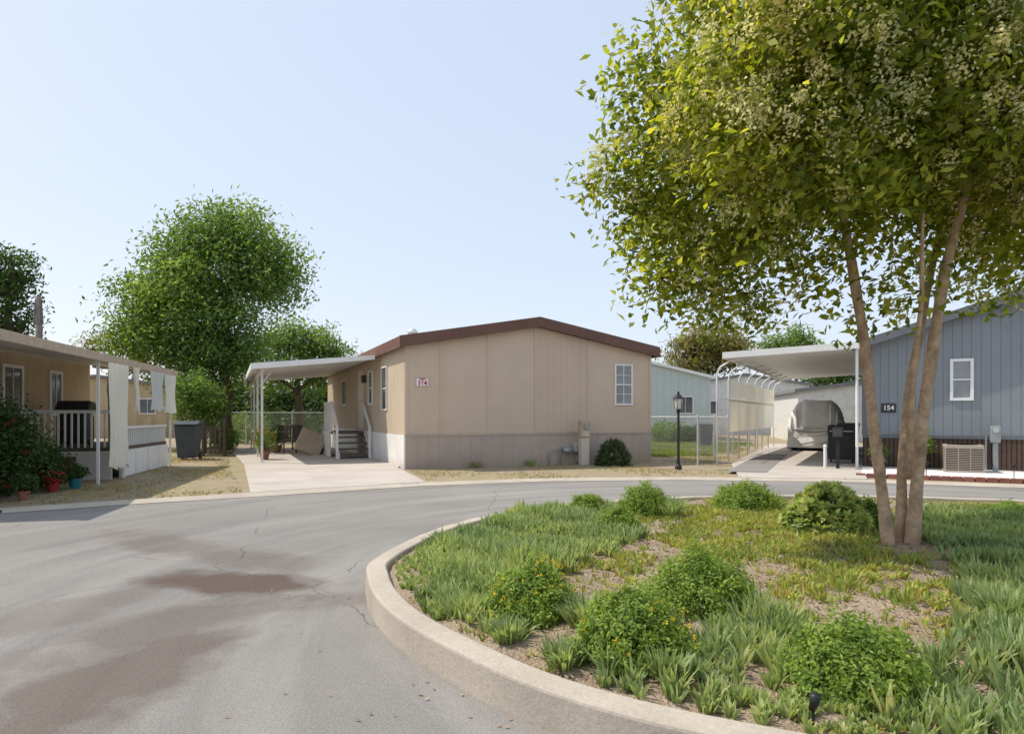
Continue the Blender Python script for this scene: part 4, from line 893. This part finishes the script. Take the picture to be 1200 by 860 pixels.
bl = [((x, 95+8*math.sin(x), 2.0), (7, 3, 2.8+random.uniform(-.8, 1))) for x in range(-110, 120, 8)]
o = leaves('distant_tree_line', 'leaf_dark', puffs(bl, 6, 1.6, 20), .9, .35); tag(o, 'far off tree line on the horizon', 'tree line', kind='stuff')

# ------------------------------------------------------------ dry grass on the verges
def grass(nm, lab, poly, n, L=.06, W=.008, m='drygrass', thr_=-.4):
    xs = [p[0] for p in poly]; ys = [p[1] for p in poly]
    P = np.array(poly)
    q = rng.uniform([min(xs), min(ys)], [max(xs), max(ys)], (n*3, 2)); inside = np.zeros(len(q), bool); j = len(P)-1
    for i in range(len(P)):
        c = ((P[i, 1] > q[:, 1]) != (P[j, 1] > q[:, 1])) & (q[:, 0] < (P[j, 0]-P[i, 0])*(q[:, 1]-P[i, 1])/(P[j, 1]-P[i, 1]+1e-9)+P[i, 0]); inside ^= c; j = i
    q = q[inside]; keep = (np.sin(q[:, 0]*2.3)+np.sin(q[:, 1]*1.7+q[:, 0])+rng.uniform(-1, 1, len(q))) > thr_; q = q[keep][:n]
    o = blades(nm, m, *tuft_pts(np.column_stack([q, np.zeros(len(q))]), 5, L, W, .03, .9)); tag(o, lab, 'grass', kind='stuff')
grass('dry_grass', 'sunlit dry grass lawn between the tan home and the carport', [(-8.5, 10.2), (-6.2, 11.2), (-4.9, 12.4), (-7.9, 19), (-11.5, 28), (-16, 30), (-10, 18), (-9, 12)], 8000, thr_=-.1)
grass('dry_grass', 'patchy dry grass on the verge before the beige home', [(-1.7, 14.2), (.7, 15.1), (3.7, 15.4), (4.9, 15.6), (5.8, 19), (4.4, 20.2), (-2.6, 17.4)], 1300, thr_=.3)
grass('dry_grass', 'yellow dry lawn behind the black lamp post', [(4.6, 20.5), (5.8, 19.8), (12, 33), (7, 36), (5, 28)], 5000, .08)
grass('green_grass', 'greener lawn beyond the dry strip at the side of the beige home', [(4.4, 23), (7, 23.5), (12, 34), (7, 38), (4.6, 34)], 9000, .14, .014, 'greengrass')

# ------------------------------------------------------------ light, sky, camera
w = bpy.data.worlds.new('World'); S.world = w; w.use_nodes = True; nt = w.node_tree; bg = nt.nodes['Background']
sky = nt.nodes.new('ShaderNodeTexSky'); sky.sky_type = 'NISHITA'; sky.sun_disc = False
sky.sun_elevation = R(57); sky.sun_rotation = math.atan2(SUN.x, SUN.y); sky.dust_density = 1.5; sky.air_density = 1.0; sky.ozone_density = 1.5
def cmix(mode, a, bcol):
    h = nt.nodes.new('ShaderNodeMix'); h.data_type = 'RGBA'; h.blend_type = mode; h.inputs[0].default_value = 1
    nt.links.new(a, h.inputs[6]); h.inputs[7].default_value = (*bcol, 1); return h.outputs[2]
c1 = cmix('MULTIPLY', sky.outputs[0], (.58, .46, .36)); c2 = cmix('ADD', c1, (3.3, 3.9, 4.85))
nt.links.new(c2, bg.inputs[0]); bg.inputs[1].default_value = .15
sl_ = bpy.data.lights.new('sun', 'SUN'); sl_.energy = 4.2; sl_.angle = R(.6); sl_.color = (1, .93, .82)
so = bpy.data.objects.new('sun', sl_); C.objects.link(so); so.rotation_euler = SUN.to_track_quat('Z', 'Y').to_euler(); so.location = (0, 0, 30)
cam = bpy.data.cameras.new('camera'); co = bpy.data.objects.new('camera', cam); C.objects.link(co); S.camera = co
co.location = (0, 0, H); co.rotation_euler = (R(90), 0, 0); cam.sensor_width = 36; cam.lens = 24; cam.shift_y = 57/1200; cam.clip_end = 3000; cam.clip_start = .05
S.view_settings.view_transform = 'Standard'; S.view_settings.look = 'None'; S.view_settings.exposure = 0
